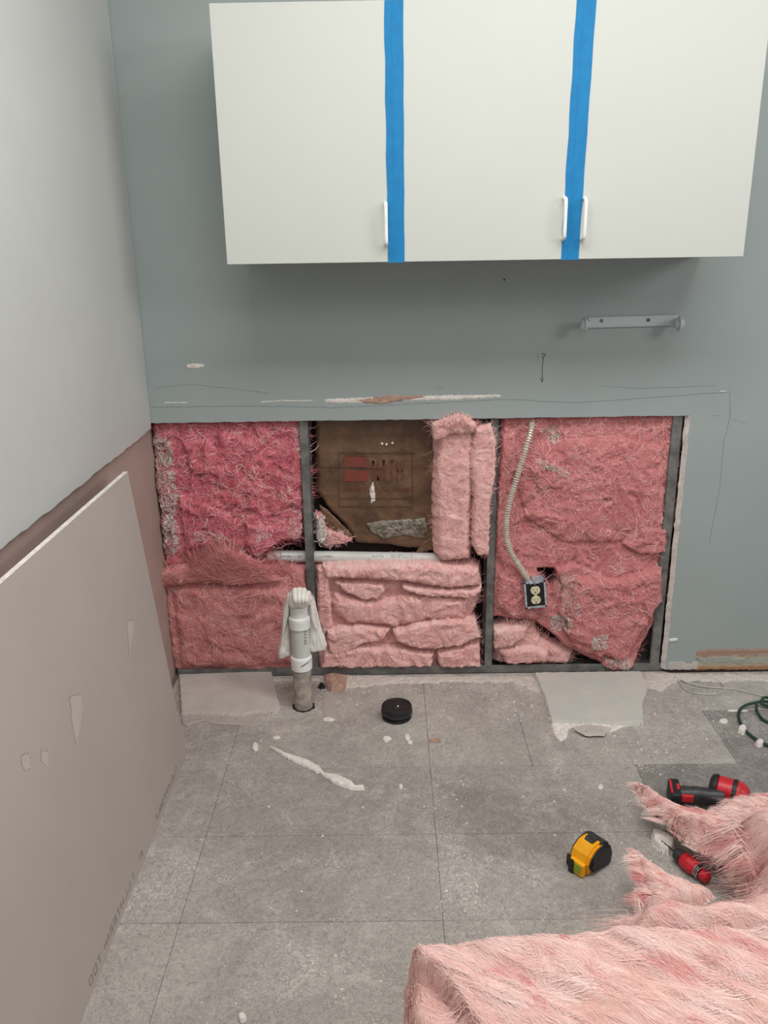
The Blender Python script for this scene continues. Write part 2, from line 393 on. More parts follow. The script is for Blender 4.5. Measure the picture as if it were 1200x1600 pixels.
        Q = np.stack([i0, i0+1, i0+3, i0+2], -1).reshape(-1, 4)
        o = mesh_np(name, V, Q, mt, parent, np.repeat(tn, 2*K)); o['kind'] = 'stuff'; return o
def mesh_np(name, V, Q, mt, parent=None, tone=None, smooth=True):
    me = bpy.data.meshes.new(name); me.vertices.add(len(V)); me.vertices.foreach_set('co', np.ascontiguousarray(V, dtype=np.float32).ravel())
    me.loops.add(Q.size); me.loops.foreach_set('vertex_index', np.ascontiguousarray(Q, dtype=np.int32).ravel())
    me.polygons.add(len(Q)); me.polygons.foreach_set('loop_start', np.arange(0, Q.size, Q.shape[1], dtype=np.int32))
    me.polygons.foreach_set('use_smooth', np.full(len(Q), smooth, dtype=bool))
    me.update(calc_edges=True); me.validate()
    if tone is not None:
        at = me.attributes.new('tone', 'FLOAT', 'POINT'); at.data.foreach_set('value', np.asarray(tone, dtype=np.float32))
    o = link(name, me, mt)
    if parent is not None: keep(o, parent)
    return o
def wpx(L, Y=0.03): return [tuple(WP(x, y, Y)[[0, 2]]) for x, y in L]
def fpx(L, Z=0.0): return [tuple(FP(x, y, Z)[:2]) for x, y in L]
def stroke(bm, P, wd, nrm, th=0.0006):
    """thin raised line of small thickness through points P on a surface of normal nrm"""
    n = Vector(nrm)
    for a, b in zip(P, P[1:]):
        a, b = Vector(tuple(a)), Vector(tuple(b)); d = (b-a); L = d.length
        if L < 1e-6: continue
        d.normalize(); s = d.cross(n)*wd*0.5
        prism(bm, [a-s-d*wd*.2, b-s+d*wd*.2, b+s+d*wd*.2, a+s-d*wd*.2], 0.0, th, n)
def ragged(L, amp, step, seed=0, axis=(0, 1)):
    """subdivide a 2-D polyline and jitter it"""
    R = random.Random(seed); out = []
    for (a, b) in zip(L, L[1:]):
        n = max(1, int(math.dist(a, b)/step))
        for k in range(n):
            t = k/n; out.append((a[0]+(b[0]-a[0])*t+R.uniform(-amp, amp)*axis[0], a[1]+(b[1]-a[1])*t+R.uniform(-amp, amp)*axis[1]))
    out.append(L[-1]); return out

# ------------------------------------------------------------------ setting
XC, XR, ZT = -0.777, 0.983, 0.940     # corner, right jamb, head of the opening
HC, XE, YF = 2.75, 2.7, -4.2
def struct(o): o['kind'] = 'structure'; return o
# floor: dark joint bed and tiles
bm = bmesh.new(); box(bm, XC-0.02, XE, YF, 0.12, -0.06, -0.0035)
floor = struct(part('floor', bm, M_joint))
def tile_mesh(wd, dp, m, seed):
    bm = bmesh.new(); g = 0.0005
    box(bm, g, wd-g, g, dp-g, -0.0035, 0.0, 0.0005, 1); me = bpy.data.meshes.new('tile'); bm.to_mesh(me); bm.free(); me.materials.append(m); return me
rows = [0.02, -0.224]
y = -0.224
ty = FP(300, 1307)[1]; dy = FP(300, 1307)[1]-FP(300, 1442)[1]
ys = [ty+dy*k for k in range(-9, 4)]
xl = 0.1106; cache = {}
for r, y0 in enumerate(sorted(ys)):
    d = dy
    if y0 > 0.0: continue
    if y0+d > 0.012: d = 0.012-y0
    k = round((y0-ty)/dy)
    brk = [xl+0.61*q for q in range(-2, 7)] if k != 1 else [xl-1.22, xl-0.61, xl]+[xl+0.305+0.61*q for q in range(0, 5)]
    for x0, x1 in zip(brk, brk[1:]):
        a = max(x0, XC); b = min(x1, XE)
        if b-a > 0.01:
            cx, cy = (a+b)/2, y0+d/2
            m = M_floor
            if (k == 1 and cx > 1.03) or (k == 0 and cx > 0.73): m = M_floord
            elif cy > -0.5 or cy < -1.2: m = M_floorl
            key = (round(b-a, 3), round(d, 3), m.name)
            if key not in cache: cache[key] = tile_mesh(b-a, d, m, 0)
            o = bpy.data.objects.new('tile', cache[key]); SC.collection.objects.link(o); o.parent = floor
            o.location = (a, y0, -0.0006*rnd.random() if a < 1.03 or cy < -0.8 or cy > -.5 else -0.002)
# back wall: gypsum board with the cut opening
T = 0.016
head = ragged([(XC, ZT), (XR, ZT)], 0.0012, 0.02, 2, (0.3, 1)); jamb = ragged([(XR, ZT), (XR+0.001, 0.012)], 0.002, 0.02, 3, (1, 0.3))
bm = bmesh.new()
front = [(XC, HC)] + head[:-1] + jamb + [(XE, 0.012), (XE, HC)]
def in_back(p):                     # the cut slants, so the broken core shows at jamb and head
    x, z = p
    if x > XC+0.001 and abs(z-ZT) < 0.004 and x < XR-0.01: return (x, z-0.003)
    if abs(x-XR) < 0.006: return (x-0.012, min(z, ZT-0.003))
    if abs(x-XC) < 1e-4 and abs(z-ZT) < .004: return (x, z-0.003)
    return p
va = [bm.verts.new((x, 0.0, z)) for x, z in front]; vb = [bm.verts.new((*[in_back(p)[0]], T, in_back(p)[1])) for p in front]
f1 = bm.faces.new(va); f2 = bm.faces.new(vb[::-1]); sides = []
for i in range(len(front)):
    f = bm.faces.new((va[i], vb[i], vb[(i+1) % len(front)], va[(i+1) % len(front)])); f.material_index = 1; sides.append(f)
bmesh.ops.recalc_face_normals(bm, faces=list(bm.faces))
bmesh.ops.triangulate(bm, faces=[f1, f2])
wall_back = part('wall_back', bm, M_paint); wall_back.data.materials.append(M_gyp); struct(wall_back)
bm = bmesh.new(); box(bm, XC-0.02, XE, 0.112, 0.125, -0.06, HC); part('cavity_lining', bm, M_dark, wall_back)
def cstud(name, xc, z0, z1, gap=None, wd=0.032, web=1):
    bm = bmesh.new(); y0 = T+0.0005
    box(bm, xc-wd/2, xc+wd/2, y0, y0+0.0012, z0, z1, 0.0004, 1); box(bm, xc-wd/2, xc+wd/2, 0.108, 0.1095, z0, z1)
    for a, b in ([(z0, z1)] if not gap else [(z0, gap[0]), (gap[1], z1)]):
        xx = xc+web*(wd/2-0.0012); box(bm, xx-0.0006, xx+0.0006, y0, 0.1095, a, b)
        box(bm, xc-web*(wd/2), xc-web*(wd/2-.0012), y0, y0+0.008, a, b)
    return part(name, bm, M_steel, wall_back)
ZP = WP(560, 870, 0.06)[2]           # height of the waste pipe
s1x = WP(483, 850, T)[0]; s2x = WP(768, 850, T)[0]
st1 = cstud('metal_stud', s1x, 0.0, ZT+0.2, (ZP-0.03, ZP+0.03), 0.030)
bm = bmesh.new()
for px, py, r in ((482, 810, 0.0035), (483, 824, 0.006)):
    c = WP(px, py, T); lathe(bm, (c[0], T+0.0004, c[2]), (0, -1, 0), [(0, r), (0.0008, r), (0.0012, r*.6)], 14)
part('screw', bm, M_black if False else M_steel, wall_back)
st2 = cstud('metal_stud', s2x, 0.0, ZT+0.2, None, 0.028)
st3 = cstud('metal_stud', XR-0.034, 0.0, ZT+0.2, None, 0.034)
bm = bmesh.new(); box(bm, XC, XR, T+0.0003, T+0.0012, 0.0, 0.030, 0.0003, 1); box(bm, XC, XR, T, 0.11, 0.0, 0.0015)
part('floor_track', bm, M_track, wall_back)
# left wall: painted board above the cut, bare lower board below
CZ = 0.921
bm = bmesh.new(); cut = ragged([(0.0, CZ+0.0), (YF, CZ)], 0.0022, 0.03, 5, (0, 1))
prism(bm, [(XC, a, b) for a, b in ([(0.0, HC)]+cut+[(YF, HC)])], -0.014, 0.0, (1, 0, 0), 0, 0, 1)
bmesh.ops.triangulate(bm, faces=[f for f in bm.faces if len(f.verts) > 4])
wall_left = part('wall_left', bm, M_paintl); wall_left.data.materials.append(M_gyp); struct(wall_left)
bm = bmesh.new(); box(bm, XC-0.03, XC-0.014, YF, 0.12, 0.0, HC)
part('lower_backing_board', bm, M_backing, wall_left)
bm = bmesh.new(); stroke(bm, [(XC, -0.004, HC), (XC, -0.004, ZT)], 0.004, (0.7, -0.7, 0), 0.0012); part('corner_caulk', bm, M_paint, wall_left)
bm = bmesh.new(); box(bm, XC-0.03, 4.2, YF, 0.12, HC, HC+0.05); struct(part('ceiling', bm, M_lam))

# marks on the back wall: score lines, torn paint, marker arrow, dents
def wl(name, L, wd, m, seed=1, amp=0.0, th=0.0005):
    bm = bmesh.new(); P = [WP(x, y, 0.0) for x, y in L]
    if amp:
        Q = ragged([(p[0], p[2]) for p in P], amp, 0.02, seed); P = [(a, 0, b) for a, b in Q]
    stroke(bm, P, wd, (0, -1, 0), th); return part(name, bm, m, wall_back)
M_score = mat('scratched_paint_line', (118, 126, 126), (148, 156, 154), 0.9, 60)
wl('score_line', [(238, 636), (400, 634), (520, 637), (790, 624), (900, 629), (1010, 622), (1138, 612)], 0.0018, M_score, 1, 0.0012)
wl('score_line', [(240, 606), (300, 600), (420, 614)], 0.0012, M_score, 2, 0.001)
wl('score_line', [(940, 603), (1000, 607), (1080, 604), (1120, 603)], 0.0014, M_score, 3, 0.0012)
wl('score_line', [(1140, 606), (1141, 650), (1131, 690), (1125, 760), (1108, 850)], 0.0014, M_score, 4, 0.001)
wl('score_line', [(684, 595), (684, 614)], 0.001, M_score); wl('score_line', [(676, 606), (694, 605)], 0.001, M_score)
wl('score_line', [(1112, 650), (1122, 649)], 0.001, M_score, 5); wl('score_line', [(1145, 654), (1165, 662)], 0.001, M_score, 6)
for L, wd in (([(257, 629), (292, 629)], .0035), ([(408, 628), (440, 626), (488, 626)], .0035), ([(1126, 611), (1140, 612)], .003)):
    wl('white_paint_tear', L, wd, M_gyp, 3, 0.0004)
def wallpad(name, L, t, m, seed=1, jag=0.003, amp=0.002, freq=60, e=0.004, res=0.0015, Y=0.0, par=None, tone=None):
    p = Pad([dict(pts=wpx(L, Y), t=t, e=e)], 'wall', Y, res, seed, amp, freq, jag=jag, jfreq=150); return p.build(name, m, wall_back if par is None else par)
wallpad('white_paint_tear', [(507, 624), (560, 622), (640, 619), (700, 618), (782, 617), (783, 620), (700, 624), (640, 625), (560, 629), (510, 629)], 0.002, M_gyp, 3)
wallpad('brown_paper_tear', [(557, 625), (590, 620), (612, 618), (640, 618), (662, 618), (662, 621), (620, 627), (598, 631), (570, 629)], 0.0035, M_tan, 4)
wallpad('wall_chip', [(291, 571), (300, 568), (319, 569), (318, 574), (305, 576), (293, 575)], 0.004, M_gyp, 5, 0.001)
wallpad('jamb_chip', [(1045, 998), (1058, 997), (1059, 1001), (1046, 1003)], 0.004, M_gyp, 6, 0.001)
wl('marker_arrow', [(847.5, 552), (848.5, 560), (848, 570), (847, 583), (848, 592)], 0.0016, M_ink)
wl('marker_arrow_head', [(844.5, 590), (847.3, 597), (848.5, 592)], 0.0018, M_ink)
wl('marker_letter', [(847.5, 552), (852, 553), (851, 557), (848.6, 559)], 0.0016, M_ink); wl('marker_stroke', [(840.5, 552), (841, 561)], 0.0012, M_gink)
bm = bmesh.new(); c = WP(788, 437); lathe(bm, (c[0], 0.0, c[2]), (0, -1, 0), [(0, .003), (.0012, .002)], 10); part('nail_hole', bm, M_ink, wall_back)
# scarred strip where the skirting was pulled off
def scar_mat():
    m, t, b = nt('torn_skirting_adhesive'); P = pos(t, (1.0, 1.0, 7.0))
    n = noise(t, P, 11, 8, 1.2, 0.75)
    sep = t.nodes.new('ShaderNodeSeparateXYZ'); t.links.new(pos(t), sep.inputs[0])
    f = math_(t, 'ADD', math_(t, 'MULTIPLY', sep.outputs['Z'], 9.0), math_(t, 'MULTIPLY', n, 0.75))
    col = ramp(t, f, [(0.40, s2l((150, 140, 120))), (0.54, s2l((176, 118, 82))), (0.66, s2l((176, 168, 146))), (0.80, s2l((158, 166, 158))), (0.96, s2l((184, 174, 156))), (1.0, s2l((166, 134, 118)))])
    t.links.new(col, b.inputs['Base Color']); b.inputs['Roughness'].default_value = 0.95
    bump(t, b, noise(t, P, 60, 5, 1.0), 0.8, 0.003); return m
M_scar = scar_mat()
wallpad('skirting_scar', [(1089, 1018), (1105, 1015), (1250, 1013), (1330, 1012), (1330, 1046), (1088, 1046), (1092, 1035), (1087, 1026)], 0.004, M_scar, 8, 0.004, 0.003, 40, res=0.002)
wallpad('rough_plaster_strip', [(1044, 1036), (1060, 1033), (1076, 1037), (1092, 1032), (1092, 1046), (1044, 1047)], 0.0016, M_board, 9, 0.006, 0.002, 60)
bm = bmesh.new(); box(bm, XR+0.012, XE, -0.0015, 0.004, 0.002, 0.0125); part('gap_shade_strip', bm, M_dark, wall_back)  # solid dark strip standing in for the shade of the gap under the wall

# ------------------------------------------------------------------ wall cabinet
cab = empty('wall_cabinet', 'white three-door wall cabinet hung on the blue-grey wall', 'cabinet', (0.266, 0, 1.44))
X0, X1, ZB, ZU, YD = -0.433, 0.966, 1.44, 2.062, -0.32
bm = bmesh.new(); t_ = 0.018
box(bm, X0+.002, X0+t_, YD+.02, -0.001, ZB+.002, ZU); box(bm, X1-t_, X1-.002, YD+.02, -0.001, ZB+.002, ZU)
box(bm, X0+t_, X1-t_, YD+.02, -0.001, ZU-t_, ZU); box(bm, X0+t_, X1-t_, -0.007, -0.001, ZB+.002, ZU-t_)
part('body', bm, M_lam, cab)
M_under = mat('grey_cabinet_underside', (150, 150, 146), None, 0.7)
bm = bmesh.new(); box(bm, X0+t_, X1-t_, YD+.02, -0.007, ZB+.002, ZB+t_); part('bottom_panel', bm, M_lam, cab)
d1 = WP(631, 405, YD)[0]; d2 = WP(891, 402, YD)[0]
xs = [X0, d1-0.001, d2, X1]; hand = [WP(603, 350, YD)[0], WP(880, 340, YD)[0], WP(911, 340, YD)[0]]
hz = [(WP(603, 383, YD)[2], WP(603, 317, YD)[2]), (WP(880, 374, YD)[2], WP(880, 309, YD)[2]), (WP(911, 375, YD)[2], WP(911, 310, YD)[2])]
for i in range(3):
    bm = bmesh.new(); box(bm, xs[i]+0.0012, xs[i+1]-0.0012, YD, YD+0.0185, ZB, ZU, 0.0012, 2); door = part('door', bm, M_lam, cab)
    bm = bmesh.new(); h0, h1 = hz[i]; hx = hand[i]
    pth = catmull([(hx, YD+.001, h0), (hx, YD-.018, h0+.003), (hx, YD-.026, h0+.012), (hx, YD-.027, (h0+h1)/2), (hx, YD-.026, h1-.012), (hx, YD-.018, h1-.003), (hx, YD+.001, h1)], 6)
    sweep(bm, pth, 0.0052, 10); h = part('handle', bm, M_pvcw, cab, True); h.parent = door
    h.matrix_parent_inverse = Matrix.Translation(-Vector(cab.location)) if False else Matrix.Identity(4)
    door.matrix_parent_inverse = Matrix.Translation(-Vector(cab.location)); h.matrix_parent_inverse = Matrix.Identity(4)
def tape(name, x0b, x1b, x0t, x1t, lab, sag):
    bm = bmesh.new(); a = WP(x0b, 408, YD)[0]; b = WP(x1b, 408, YD)[0]; c = WP(x0t, 0, YD)[0]; d = WP(x1t, 0, YD)[0]
    z0 = ZB-0.0015; z1 = ZU-0.0005; n = 14; y0 = YD-0.0004; L = []; Rr = []
    for k in range(n+1):
        t = k/n; wob = 0.0012*math.sin(k*1.9+sag); L.append((a+(c-a)*t+wob, y0, z0+(z1-z0)*t)); Rr.append((b+(d-b)*t+wob*.5, y0, z0+(z1-z0)*t))
    prism(bm, L+Rr[::-1], 0, 0.0006, (0, -1, 0))
    o = part(name, bm, M_tape); tag(o, lab, 'tape'); 
    bm = bmesh.new(); mid = [((l[0]*.62+r[0]*.38), y0-.0006, l[2]) for l, r in zip(L, Rr)]
    stroke(bm, mid, 0.0016, (0, -1, 0), 0.0004); keep(part('crease', bm, M_tape), o); return o
tape('masking_tape', 606, 632, 600, 630, 'blue masking tape strip left of the middle cabinet door', 0)
tape('masking_tape', 876, 903.5, 901, 932, 'blue masking tape strip between the two facing cabinet handles', 1)

# paper-towel holder
hold = empty('towel_holder', 'grey-painted paper towel holder bar screwed to the wall', 'towel holder', (0.8, 0, 1.2))
a = WP(917, 504); b = WP(1058, 500)
def ang_bar():
    bm = bmesh.new(); ux = Vector((b[0]-a[0], 0, b[2]-a[2])).normalized(); uz = Vector((-ux.z, 0, ux.x)); A_ = Vector(tuple(a)); B_ = Vector(tuple(b))
    hw = 0.0165; prism(bm, [A_-uz*hw, B_-uz*hw, B_+uz*hw, A_+uz*hw], 0.0, 0.010, (0, -1, 0), 0.002)
    return part('back_plate', bm, M_paint2, hold)
M_paint2 = mat('blue_grey_gloss_paint', (188, 196, 197), None, 0.35, 6)
ang_bar()
for i, (px, py, s) in enumerate(((911, 507, 1), (1064, 506, -1))):
    c = WP(px, py, -0.055)
    bm = bmesh.new(); lathe(bm, (c[0]-s*0.010, c[1], c[2]), (s, 0, 0), [(0, .004), (.002, .012), (.006, .0165), (.012, .018), (.014, .023), (.018, .0235), (.020, .014), (.028, .013), (.03, .0)], 24)
    part('end_knob', bm, M_paint2, hold)
    bm = bmesh.new(); e = a if i == 0 else b
    sweep(bm, catmull([(c[0]-s*.0, -0.055, c[2]), (c[0]+s*.004, -0.035, c[2]+.002), (e[0]+s*.006, -0.008, e[2])], 5), 0.0085, 10); part('arm', bm, M_paint2, hold, True)
for px, py in ((940, 501), (1013, 500)):
    c = WP(px, py, -0.01); bm = bmesh.new(); lathe(bm, (c[0], -0.0095, c[2]), (0, -1, 0), [(0, .0062), (.0015, .006), (.003, .003)], 14)
    sc = part('screw', bm, M_steel, hold)
    bm = bmesh.new(); stroke(bm, [(c[0]-.0035, -.0127, c[2]-.002), (c[0]+.0035, -.0127, c[2]+.002)], .0012, (0, -1, 0), .0003); o = part('slot', bm, M_ink); o.parent = sc; 
# ------------------------------------------------------------------ things inside the wall opening
Y0 = 0.100
def batt(name, label, polys, m, ms, n, seed, group=None, **kw):
    e = empty(name, label, 'insulation', (float(np.mean([p[0] for p in polys[0]['pts']])), Y0, 0.03), group)
    fk = kw.pop('fk', {}); p = Pad(polys, 'wall', Y0, seed=seed, **kw); p.build('wool_body', m, e, True)
    p.fibres('loose_fibres', ms, e, n, seed=seed, **fk); return e, p
# upper left, deep pink with a torn lower edge
P1 = [dict(pts=wpx([(232, 652), (340, 645), (400, 643), (455, 643), (474, 643), (478, 700), (478, 760), (476, 815), (468, 842), (440, 846), (425, 852), (405, 866), (385, 862), (360, 856), (330, 880), (255, 890), (246, 800), (238, 730)], 0.03), t=0.070, e=0.022),
      dict(pts=wpx([(285, 690), (320, 685), (345, 705), (335, 740), (300, 745)], .02), base=0.062, t=0.024, e=.02),
      dict(pts=wpx([(340, 670), (400, 690), (430, 740), (400, 800), (350, 790), (330, 730)], .02), base=0.060, t=0.022, e=.03),
      dict(pts=wpx([(385, 820), (430, 822), (473, 800), (472, 842), (440, 846), (400, 872), (385, 862)], .02), base=0.06, t=0.03, e=.02, tone=0.12),
      dict(pts=wpx([(275, 770), (330, 790), (380, 815), (360, 850), (290, 860)], .02), base=0.06, t=0.022, e=.02)]
b1, p1 = batt('insulation_batt', 'deep pink fibreglass batt in the upper left bay of the opening', P1, M_w_deep, M_s_deep, 9000, 21, amp=0.017, freq=17, rot=.6, res=0.0022, jag=0.007, fk=dict(L=(.02, .09), w=.0011, curl=4, lift=.003))
p1.fibres('pale_fibres', M_s_pale, b1, 900, L=(.03, .10), w=.0013, curl=4.5, lift=.004, seed=4)
p1.fibres('paper_shreds', M_s_white, b1, 900, L=(.012, .045), w=.0028, curl=6, lift=.006, seed=5, where=[wpx([(238, 680), (262, 682), (272, 760), (278, 850), (262, 880), (245, 780)], .02)])
p1.fibres('white_flecks', M_s_white, b1, 420, L=(.008, .03), w=.0022, curl=6, lift=.004, seed=6, where=[wpx([(398, 828), (425, 820), (428, 835), (400, 842)], .02), wpx([(452, 800), (474, 790), (474, 840), (448, 842)], .02), wpx([(302, 828), (352, 836), (350, 852), (306, 846)], .02), wpx([(455, 670), (472, 675), (474, 720), (462, 715)], .02)])
# lower left
P2 = [dict(pts=wpx([(262, 895), (300, 880), (350, 858), (395, 872), (425, 882), (478, 888), (486, 930), (486, 1048), (430, 1050), (360, 1052), (268, 1052), (260, 990), (250, 895)], 0.02), t=0.080, e=.022),
      dict(pts=wpx([(248, 888), (300, 878), (350, 850), (380, 862), (420, 884), (440, 905), (380, 912), (320, 907), (252, 914)], .02), base=0.072, t=0.040, e=.022, tone=0.05),
      dict(pts=wpx([(270, 918), (330, 912), (440, 918), (478, 930), (478, 1036), (285, 1040)], .02), base=0.07, t=0.028, e=.03)]
b2, p2 = batt('insulation_batt', 'dusty pink fibreglass batt in the lower left bay behind the drain pipe', P2, M_w_mid, M_s_mid, 9000, 33, amp=0.011, freq=13, rot=.5, res=0.0025, jag=0.005, fk=dict(L=(.03, .10), w=.0010, curl=2.2, lift=.002))
p2.fibres('top_tuft', M_s_mid, b2, 2600, L=(.05, .13), w=.0012, curl=1.5, lift=.006, seed=8, ang=2.4, spread=1.0, where=[wpx([(300, 868), (350, 848), (430, 870), (470, 900), (330, 905)], .02)], loose=.3)
p2.fibres('pale_fibres', M_s_pale, b2, 700, L=(.04, .12), w=.0012, curl=2, lift=.002, seed=9)
# tall strip beside the second stud
P3 = [dict(pts=wpx([(674, 664), (700, 656), (744, 655), (746, 690), (742, 760), (738, 880), (690, 884), (676, 870), (675, 780), (678, 720)], .0), t=0.10, e=.035),
      dict(pts=wpx([(673, 660), (700, 650), (712, 645), (735, 652), (745, 662), (740, 676), (700, 680), (676, 690)], -.01), base=0.095, t=0.036, e=.022, tone=.1),
      dict(pts=wpx([(740, 668), (768, 660), (777, 690), (776, 740), (768, 790), (766, 868), (745, 872), (736, 850), (738, 780), (733, 720)], .0), base=0.045, t=0.065, e=.016, tone=.05),
      dict(pts=wpx([(738, 690), (752, 680), (760, 740), (752, 790), (740, 770)], .0), base=0.088, t=0.024, e=.012, tone=.1)]
b3, p3 = batt('insulation_batt', 'pale pink vertical strip of insulation bulging left of the second stud', P3, M_w_pale, M_s_pale, 6500, 44, amp=0.010, freq=17, rot=.8, res=0.0022, jag=0.004, fk=dict(L=(.015, .06), w=.0010, curl=3, lift=.002))
p3.fibres('top_tuft', M_s_pale, b3, 1500, L=(.015, .035), w=.0012, curl=3, lift=.004, seed=10, ang=1.6, spread=2.0, where=[wpx([(685, 665), (715, 640), (745, 655), (730, 670)], -.01)], loose=.4)
# lower middle, folded layers
P4 = [dict(pts=wpx([(488, 884), (560, 882), (700, 884), (754, 886), (754, 935), (735, 975), (752, 1000), (755, 1050), (600, 1051), (494, 1051), (488, 960)], .03), t=0.055, e=.02),
      dict(pts=wpx([(500, 884), (600, 879), (680, 880), (751, 888), (752, 918), (700, 922), (640, 912), (560, 906), (505, 908)], .0), base=0.055, t=0.050, e=.024, tone=.05),
      dict(pts=wpx([(520, 911), (560, 912), (600, 914), (602, 926), (590, 940), (570, 942), (540, 930)], .0), base=0.055, t=0.036, e=.014, tone=.06),
      dict(pts=wpx([(620, 914), (680, 922), (730, 922), (755, 916), (754, 928), (735, 938), (680, 936), (635, 926)], .0), base=0.055, t=0.046, e=.014, tone=.08),
      dict(pts=wpx([(520, 930), (580, 944), (640, 932), (735, 938), (728, 972), (660, 976), (620, 984), (540, 978), (518, 960)], .0), base=0.05, t=0.038, e=.03),
      dict(pts=wpx([(494, 890), (514, 888), (516, 930), (520, 980), (505, 1000), (494, 970)], .0), base=0.05, t=0.040, e=.014),
      dict(pts=wpx([(508, 986), (560, 980), (612, 986), (600, 1000), (560, 1012), (530, 1030), (512, 1020)], .0), base=0.06, t=0.040, e=.014, tone=.04),
      dict(pts=wpx([(612, 988), (650, 976), (700, 968), (745, 972), (752, 996), (720, 1010), (680, 1016), (640, 1012), (618, 1002)], .0), base=0.06, t=0.046, e=.014, tone=.06),
      dict(pts=wpx([(505, 1022), (560, 1012), (620, 1014), (680, 1022), (676, 1044), (600, 1046), (500, 1046)], .0), base=0.055, t=0.046, e=.016, tone=.02),
      dict(pts=wpx([(682, 1022), (750, 1004), (753, 1044), (686, 1046)], .0), base=0.055, t=0.046, e=.014)]
b4, p4 = batt('insulation_batt', 'crumpled pink batt folded in layers between the two middle studs', P4, M_w_pale, M_s_pale, 6000, 55, amp=0.010, freq=18, rot=.5, res=0.0022, jag=0.005, fk=dict(L=(.012, .05), w=.0010, curl=3, lift=.002))
p4.fibres('rose_fibres', M_s_mid, b4, 1200, L=(.015, .05), w=.001, curl=3, seed=17)
# big right batt
P5 = [dict(pts=wpx([(782, 640), (850, 638), (940, 636), (1072, 634), (1068, 720), (1062, 800), (1052, 862), (1050, 905), (1044, 940), (1030, 975), (1008, 1010), (996, 1042), (968, 1050), (942, 1042), (915, 1032), (880, 1012), (858, 992), (835, 975), (800, 972), (764, 968), (766, 900), (772, 800), (778, 720)], .02), t=0.072, e=.022),
      dict(pts=wpx([(800, 720), (850, 690), (960, 680), (1040, 700), (1040, 820), (990, 850), (880, 850), (820, 810)], .0), base=0.070, t=0.024, e=.06),
      dict(pts=wpx([(900, 900), (970, 905), (1036, 885), (1036, 940), (1000, 1000), (975, 1036), (940, 1024), (890, 1000), (880, 950)], .0), base=0.070, t=0.040, e=.03, tone=-.02),
      dict(pts=wpx([(830, 716), (870, 722), (890, 740), (880, 765), (840, 765), (826, 740)], .0), base=0.07, t=0.034, e=.014, tone=-.04),
      dict(pts=wpx([(786, 680), (812, 676), (806, 740), (784, 800), (782, 860), (776, 860), (780, 760)], .0), base=.066, t=.022, e=.02, tone=.03),
      dict(pts=wpx([(985, 830), (1010, 822), (1045, 830), (1042, 865), (1000, 868), (972, 852)], .0), base=.076, t=.020, e=.014, tone=.03),
      dict(pts=wpx([(800, 880), (835, 900), (832, 950), (850, 972), (800, 966), (776, 950), (780, 900)], .0), base=.070, t=.026, e=.02),
      dict(pts=wpx([(866, 890), (900, 880), (950, 905), (940, 960), (900, 985), (872, 960), (880, 920)], .0), base=.072, t=.024, e=.02, tone=.05),
      dict(pts=wpx([(880, 985), (940, 975), (960, 1010), (940, 1030), (900, 1018)], .0), base=.068, t=.030, e=.018, tone=-.03),
      dict(pts=wpx([(900, 700), (960, 690), (990, 730), (960, 780), (910, 770)], .0), base=.078, t=.018, e=.03, tone=.03),
      dict(pts=wpx([(945, 1030), (975, 1026), (996, 1038), (990, 1048), (960, 1052), (940, 1044)], .0), base=0.04, t=0.055, e=.014, tone=.1)]
hole5 = [wpx([(838, 888), (868, 888), (872, 905), (864, 920), (848, 905)], .02)]
b5, p5 = batt('insulation_batt', 'large rose pink batt filling the right bay behind the outlet', P5, M_w_rose, M_s_mid, 14000, 66, amp=0.014, freq=16, rot=.7, res=0.0024, jag=0.003, holes=hole5, fk=dict(L=(.015, .06), w=.0009, curl=4, lift=.002))
p5.fibres('pale_fibres', M_s_pale, b5, 1600, L=(.02, .09), w=.0010, curl=4, lift=.003, seed=12)
p5.fibres('white_flecks', M_s_white, b5, 800, L=(.006, .026), w=.0022, curl=7, lift=.005, seed=13, where=[wpx([(850, 675), (873, 672), (876, 690), (858, 692)], .0), wpx([(862, 965), (895, 962), (890, 985), (862, 990)], .0), wpx([(945, 1030), (985, 1034), (980, 1046), (948, 1042)], .0), wpx([(922, 995), (945, 990), (945, 1010), (925, 1015)], .0), wpx([(838, 716), (890, 738), (886, 748), (840, 726)], .0)])
p5.fibres('dusty_flecks', M_s_white, b5, 260, L=(.006, .02), w=.0014, curl=7, lift=.003, seed=14, where=[wpx([(870, 900), (900, 900), (905, 960), (880, 960)], .0)])
# pile at the foot of the right bay
P6 = [dict(pts=wpx([(768, 984), (800, 976), (836, 978), (850, 1000), (900, 1022), (890, 1044), (820, 1044), (770, 1040)], .03), t=.06, e=.03),
      dict(pts=wpx([(770, 985), (806, 980), (826, 984), (822, 1000), (800, 1014), (772, 1020)], .0), base=.05, t=.04, e=.02, tone=.1),
      dict(pts=wpx([(780, 1018), (830, 1012), (862, 1024), (855, 1040), (790, 1042)], .0), base=.05, t=.045, e=.02, tone=.05)]
b6, p6 = batt('insulation_scrap', 'small pale pink insulation scrap at the foot of the right bay', P6, M_w_pale, M_s_pale, 2500, 77, amp=0.010, freq=20, res=0.0022, fk=dict(L=(.02, .07), w=.001, curl=3))
